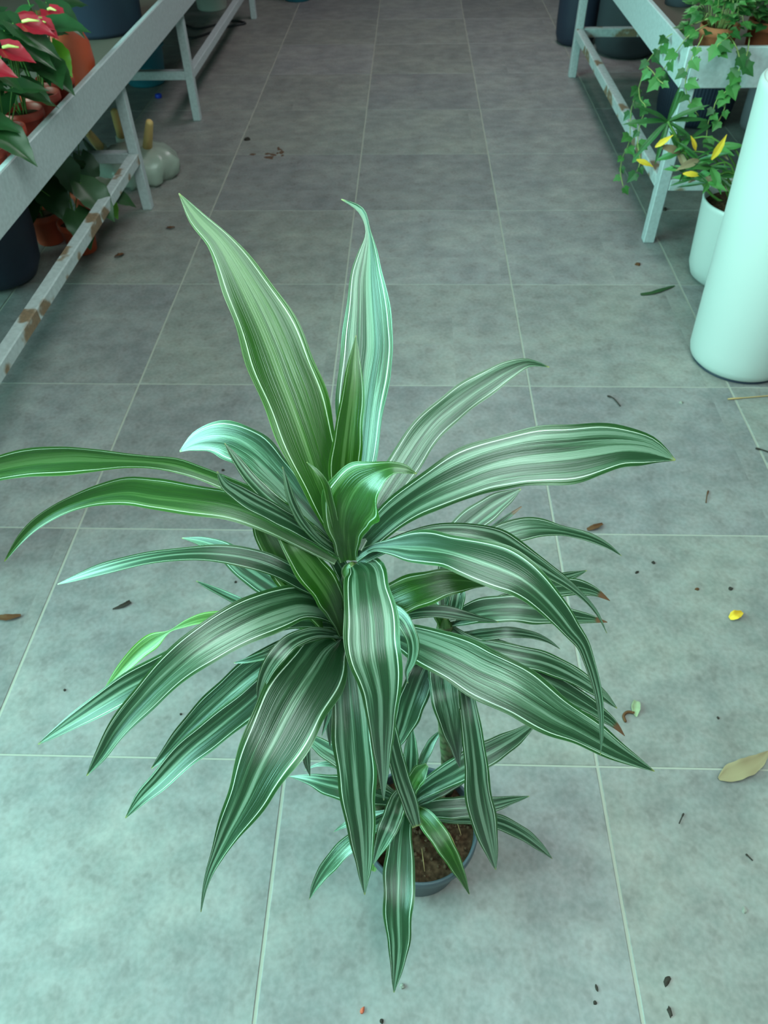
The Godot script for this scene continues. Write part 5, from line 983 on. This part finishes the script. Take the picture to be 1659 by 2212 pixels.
func build_litter() -> void:
	# dry leaves
	var o := Vector3(0.6519, 0.0000, -0.6276)
	single("dry_leaf", "large dry brown leaf lying on a tile joint at the right edge", "dry leaf", curled_leaf([Vector3(0.5985, 0.0040, -0.6039) - o, Vector3(0.6191, 0.0070, -0.6129) - o, Vector3(0.6467, 0.0110, -0.6226) - o, Vector3(0.6777, 0.0100, -0.6374) - o, Vector3(0.7111, 0.0050, -0.6619) - o], [0.006, 0.030, 0.034, 0.026, 0.003], 0.2), M["dry_leaf"], Transform3D(Basis.IDENTITY, o))
	o = Vector3(0.8850, 0.0000, -2.3792)
	single("leaf_strip", "narrow green cut leaf strip lying left of the white planter", "leaf", curled_leaf([Vector3(0.8208, 0.0030, -2.3549) - o, Vector3(0.8642, 0.0050, -2.3641) - o, Vector3(0.9104, 0.0050, -2.3895) - o, Vector3(0.9553, 0.0020, -2.4172) - o], [0.012, 0.016, 0.014, 0.005], 0.15), M["dim_leaf"], Transform3D(Basis.IDENTITY, o))
	o = Vector3(0.7428, 0.0000, -0.9841)
	single("leaf_scrap", "yellow and brown crumpled leaf scrap on the right tile", "leaf scrap", curled_leaf([Vector3(0.7267, 0.0030, -0.9742) - o, Vector3(0.7353, 0.0100, -0.9769) - o, Vector3(0.7456, 0.0090, -0.9828) - o, Vector3(0.7607, 0.0030, -0.9924) - o], [0.008, 0.020, 0.018, 0.006], 0.5), M["yellow_leaf"], Transform3D(Basis.IDENTITY, o))
	o = Vector3(0.4766, 0.0000, -0.7558)
	single("leaf_scrap", "pale greenish leaf scrap beside the brown-tipped dracaena leaf", "leaf scrap", curled_leaf([Vector3(0.4701, 0.0020, -0.7310) - o, Vector3(0.4716, 0.0060, -0.7473) - o, Vector3(0.4785, 0.0040, -0.7652) - o], [0.004, 0.018, 0.012], 0.3), M["pale_litter"], Transform3D(Basis.IDENTITY, o))
	o = Vector3(0.4527, 0.0000, -0.7297)
	single("curled_scrap", "brown curled stalk next to the pale leaf scrap", "dry leaf", tube(smooth_line([Vector3(0.4469, 0.0030, -0.7179) - o, Vector3(0.4448, 0.0040, -0.7314) - o, Vector3(0.4547, 0.0040, -0.7398) - o, Vector3(0.4677, 0.0030, -0.7386) - o]), [0.002, 0.003], 7), M["brown_leaf"], Transform3D(Basis.IDENTITY, o))
	o = Vector3(0.4788, 0.0000, -1.2492)
	single("curled_scrap", "brown curled leaf bit above the upper right dracaena leaf tip", "dry leaf", curled_leaf([Vector3(0.4536, 0.0020, -1.2377) - o, Vector3(0.4725, 0.0080, -1.2419) - o, Vector3(0.4954, 0.0040, -1.2568) - o], [0.008, 0.014, 0.006], 0.5), M["brown_leaf"], Transform3D(Basis.IDENTITY, o))
	o = Vector3(-0.8966, 0.0000, -0.9510)
	single("curled_scrap", "dark brown curled leaf at the left edge below the drooping leaf", "dry leaf", curled_leaf([Vector3(-0.9250, 0.0020, -0.9491) - o, Vector3(-0.8962, 0.0080, -0.9441) - o, Vector3(-0.8694, 0.0040, -0.9538) - o], [0.010, 0.016, 0.006], 0.5), M["brown_leaf"], Transform3D(Basis.IDENTITY, o))
	o = Vector3(-0.6467, 0.0000, -0.9904)
	single("curled_scrap", "thin grey-brown leaf sliver on the left tile", "dry leaf", curled_leaf([Vector3(-0.6661, 0.0010, -0.9763) - o, Vector3(-0.6436, 0.0050, -0.9842) - o, Vector3(-0.6296, 0.0030, -0.9977) - o], [0.003, 0.010, 0.010], 0.4), M["dark_litter"], Transform3D(Basis.IDENTITY, o))
	o = Vector3(-1.1164, 0.0000, -2.6453)
	single("curled_scrap", "dark red shrivelled petal near the left bench rail", "petal", curled_leaf([Vector3(-1.1269, 0.0020, -2.6267) - o, Vector3(-1.1048, 0.0120, -2.6221) - o, Vector3(-1.0945, 0.0040, -2.6486) - o], [0.010, 0.022, 0.008], 0.5), M["brown_leaf"], Transform3D(Basis.IDENTITY, o))
	o = Vector3(-0.9666, 0.0000, -2.8741)
	single("curled_scrap", "small brown leaf bit left of the tallest dracaena leaf", "dry leaf", curled_leaf([Vector3(-0.9804, 0.0020, -2.8699) - o, Vector3(-0.9610, 0.0080, -2.8573) - o, Vector3(-0.9464, 0.0030, -2.8719) - o], [0.008, 0.014, 0.006], 0.5), M["brown_leaf"], Transform3D(Basis.IDENTITY, o))
	# twigs and straws
	for t in [
		["straw", "long tan straw on the tile joint in front of the white planter", "straw", [Vector3(0.9517, 0.0030, -1.7643), Vector3(1.0187, 0.0040, -1.7725), Vector3(1.0876, 0.0030, -1.7834)], 0.0028],
		["twig", "thin bent twig left of the white planter base", "dark_litter", [Vector3(0.6005, 0.0030, -1.7762), Vector3(0.6154, 0.0050, -1.7627), Vector3(0.6296, 0.0030, -1.7281)], 0.003],
		["twig", "forked dark twig on the lower right tile", "dark_litter", [Vector3(0.5170, 0.0020, -0.5387), Vector3(0.5101, 0.0030, -0.5289), Vector3(0.5041, 0.0020, -0.5200)], 0.0016],
		["twig", "short dark twig at the right edge below the dry leaf", "dark_litter", [Vector3(0.6080, 0.0020, -0.4694), Vector3(0.6118, 0.0030, -0.4644), Vector3(0.6167, 0.0020, -0.4587)], 0.0018],
		["twig", "upright brown twig bit on the tile right of the big leaf", "brown_leaf", [Vector3(0.7903, 0.0020, -1.3793), Vector3(0.7800, 0.0040, -1.3568), Vector3(0.7725, 0.0020, -1.3353)], 0.0022],
		["twig", "dark stalk at the right edge on the tile joint", "dark_litter", [Vector3(0.9642, 0.0030, -1.5467), Vector3(0.9812, 0.0040, -1.5382), Vector3(0.9996, 0.0030, -1.5282)], 0.003],
	]:
		var c: Vector3 = t[3][1] * Vector3(1, 0, 1)
		var p := []
		for v in t[3]:
			p.append(v - c)
		single(t[0], t[1], t[0], tube(smooth_line(p), [t[4] * 0.7, t[4], t[4], t[4] * 0.6], 7), M[t[2]], Transform3D(Basis.IDENTITY, c))
	# flakes, crumbs and pebbles
	for f in [
		["bark_flake", "large pointed dark bark flake at the lower right", "flake", "dark_litter", Vector3(0.4248, 0.0000, -0.2723), Vector3(0.011, 0.004, 0.024), -0.6],
		["bark_flake", "dark bark flake at the bottom right edge of the photo", "flake", "dark_litter", Vector3(0.4195, 0.0000, -0.2315), Vector3(0.008, 0.004, 0.018), 0.1],
		["bark_flake", "small dark flake left of the bottom right tile joint", "flake", "dark_litter", Vector3(0.3118, 0.0000, -0.2607), Vector3(0.006, 0.003, 0.012), 0.2],
		["bark_flake", "tiny dark flake below the small flake near the bottom", "flake", "dark_litter", Vector3(0.3056, 0.0000, -0.2408), Vector3(0.008, 0.003, 0.006), 0.4],
		["bark_flake", "light-edged flake on the right tile beside the short twig", "flake", "stone", Vector3(0.5780, 0.0000, -0.3792), Vector3(0.008, 0.004, 0.014), -0.4],
		["pebble", "small pale pebble below the lowest dracaena leaf tip", "pebble", "stone", Vector3(0.0041, 0.0000, -0.2550), Vector3(0.010, 0.006, 0.009), 0.3],
		["red_scrap", "small coral red scrap on the floor at the bottom", "scrap", "red_litter", Vector3(-0.0577, 0.0000, -0.2214), Vector3(0.007, 0.004, 0.013), -0.3],
		["crumb", "dark crumb at the bottom edge right of the red scrap", "crumb", "dark_litter", Vector3(-0.0270, 0.0000, -0.2083), Vector3(0.007, 0.004, 0.008), 0.0],
		["crumb", "dark round crumb on the far left tile joint", "crumb", "dark_litter", Vector3(-0.7980, 0.0000, -3.8117), Vector3(0.034, 0.012, 0.032), 0.0],
		["crumb", "brown crumb on the floor before the right bench leg", "crumb", "brown_leaf", Vector3(0.8567, 0.0000, -2.5707), Vector3(0.024, 0.008, 0.02), 0.0],
		["crumb", "dark crumb beside the right bench leg foot", "crumb", "dark_litter", Vector3(1.0606, 0.0000, -3.0310), Vector3(0.024, 0.01, 0.026), 0.0],
		["crumb", "grey crumb in front of the white planter", "crumb", "stone", Vector3(0.8119, 0.0000, -1.7491), Vector3(0.014, 0.006, 0.012), 0.0],
		["crumb", "dark crumb near the right leaf tips", "crumb", "dark_litter", Vector3(0.5943, 0.0000, -1.1345), Vector3(0.010, 0.005, 0.009), 0.0],
		["crumb", "oblong dark crumb left of the round crumb by the right leaf tips", "crumb", "dark_litter", Vector3(0.5496, 0.0000, -1.1041), Vector3(0.012, 0.005, 0.007), 0.5],
		["crumb", "brown crumb on the tile left of the yellow scrap", "crumb", "brown_leaf", Vector3(0.6767, 0.0000, -1.0570), Vector3(0.011, 0.005, 0.008), 0.0],
		["crumb", "grey crumb above the yellow scrap", "crumb", "dark_litter", Vector3(0.7547, 0.0000, -1.0597), Vector3(0.012, 0.005, 0.011), 0.0],
		["crumb", "small dark crumb in the middle of the right tile above the dry leaf", "crumb", "dark_litter", Vector3(0.6341, 0.0000, -0.7323), Vector3(0.006, 0.003, 0.007), 0.0],
		["crumb", "small dark crumb on the left tile near the lime leaf", "crumb", "dark_litter", Vector3(-0.7085, 0.0000, -0.7685), Vector3(0.007, 0.003, 0.006), 0.0],
		["crumb", "small dark crumb between the two left leaf tips", "crumb", "dark_litter", Vector3(-0.4520, 0.0000, -0.7185), Vector3(0.007, 0.003, 0.006), 0.0],
		["crumb", "small dark crumb on the floor under the upper left leaf", "crumb", "dark_litter", Vector3(-0.3966, 0.0000, -1.0592), Vector3(0.008, 0.004, 0.007), 0.0],
		["crumb", "small dark crumb below the mint arching leaf", "crumb", "dark_litter", Vector3(-0.4945, 0.0000, -1.4416), Vector3(0.010, 0.004, 0.009), 0.0],
	]:
		single(f[0], f[1], f[2], flake(f[5], hash(f[1])), M[f[3]], Transform3D(Basis(Vector3.UP, f[6]), f[4]))
	var d := thing("dirt_smear", "reddish brown dirt smear on the far tiles left of the tall leaf", "dirt", Vector3(-0.6506, 0.0000, -3.6357))
	for k in 11:
		var p: Vector3 = Vector3(rng.randfn(0.0, 0.055), 0, rng.randfn(0.0, 0.03))
		part("dirt_patch", flake(Vector3(rng.randf_range(0.015, 0.06), 0.0012, rng.randf_range(0.01, 0.035)), 300 + k), M["smear"], d, Transform3D(Basis(Vector3.UP, rng.randf() * 3.0), p))
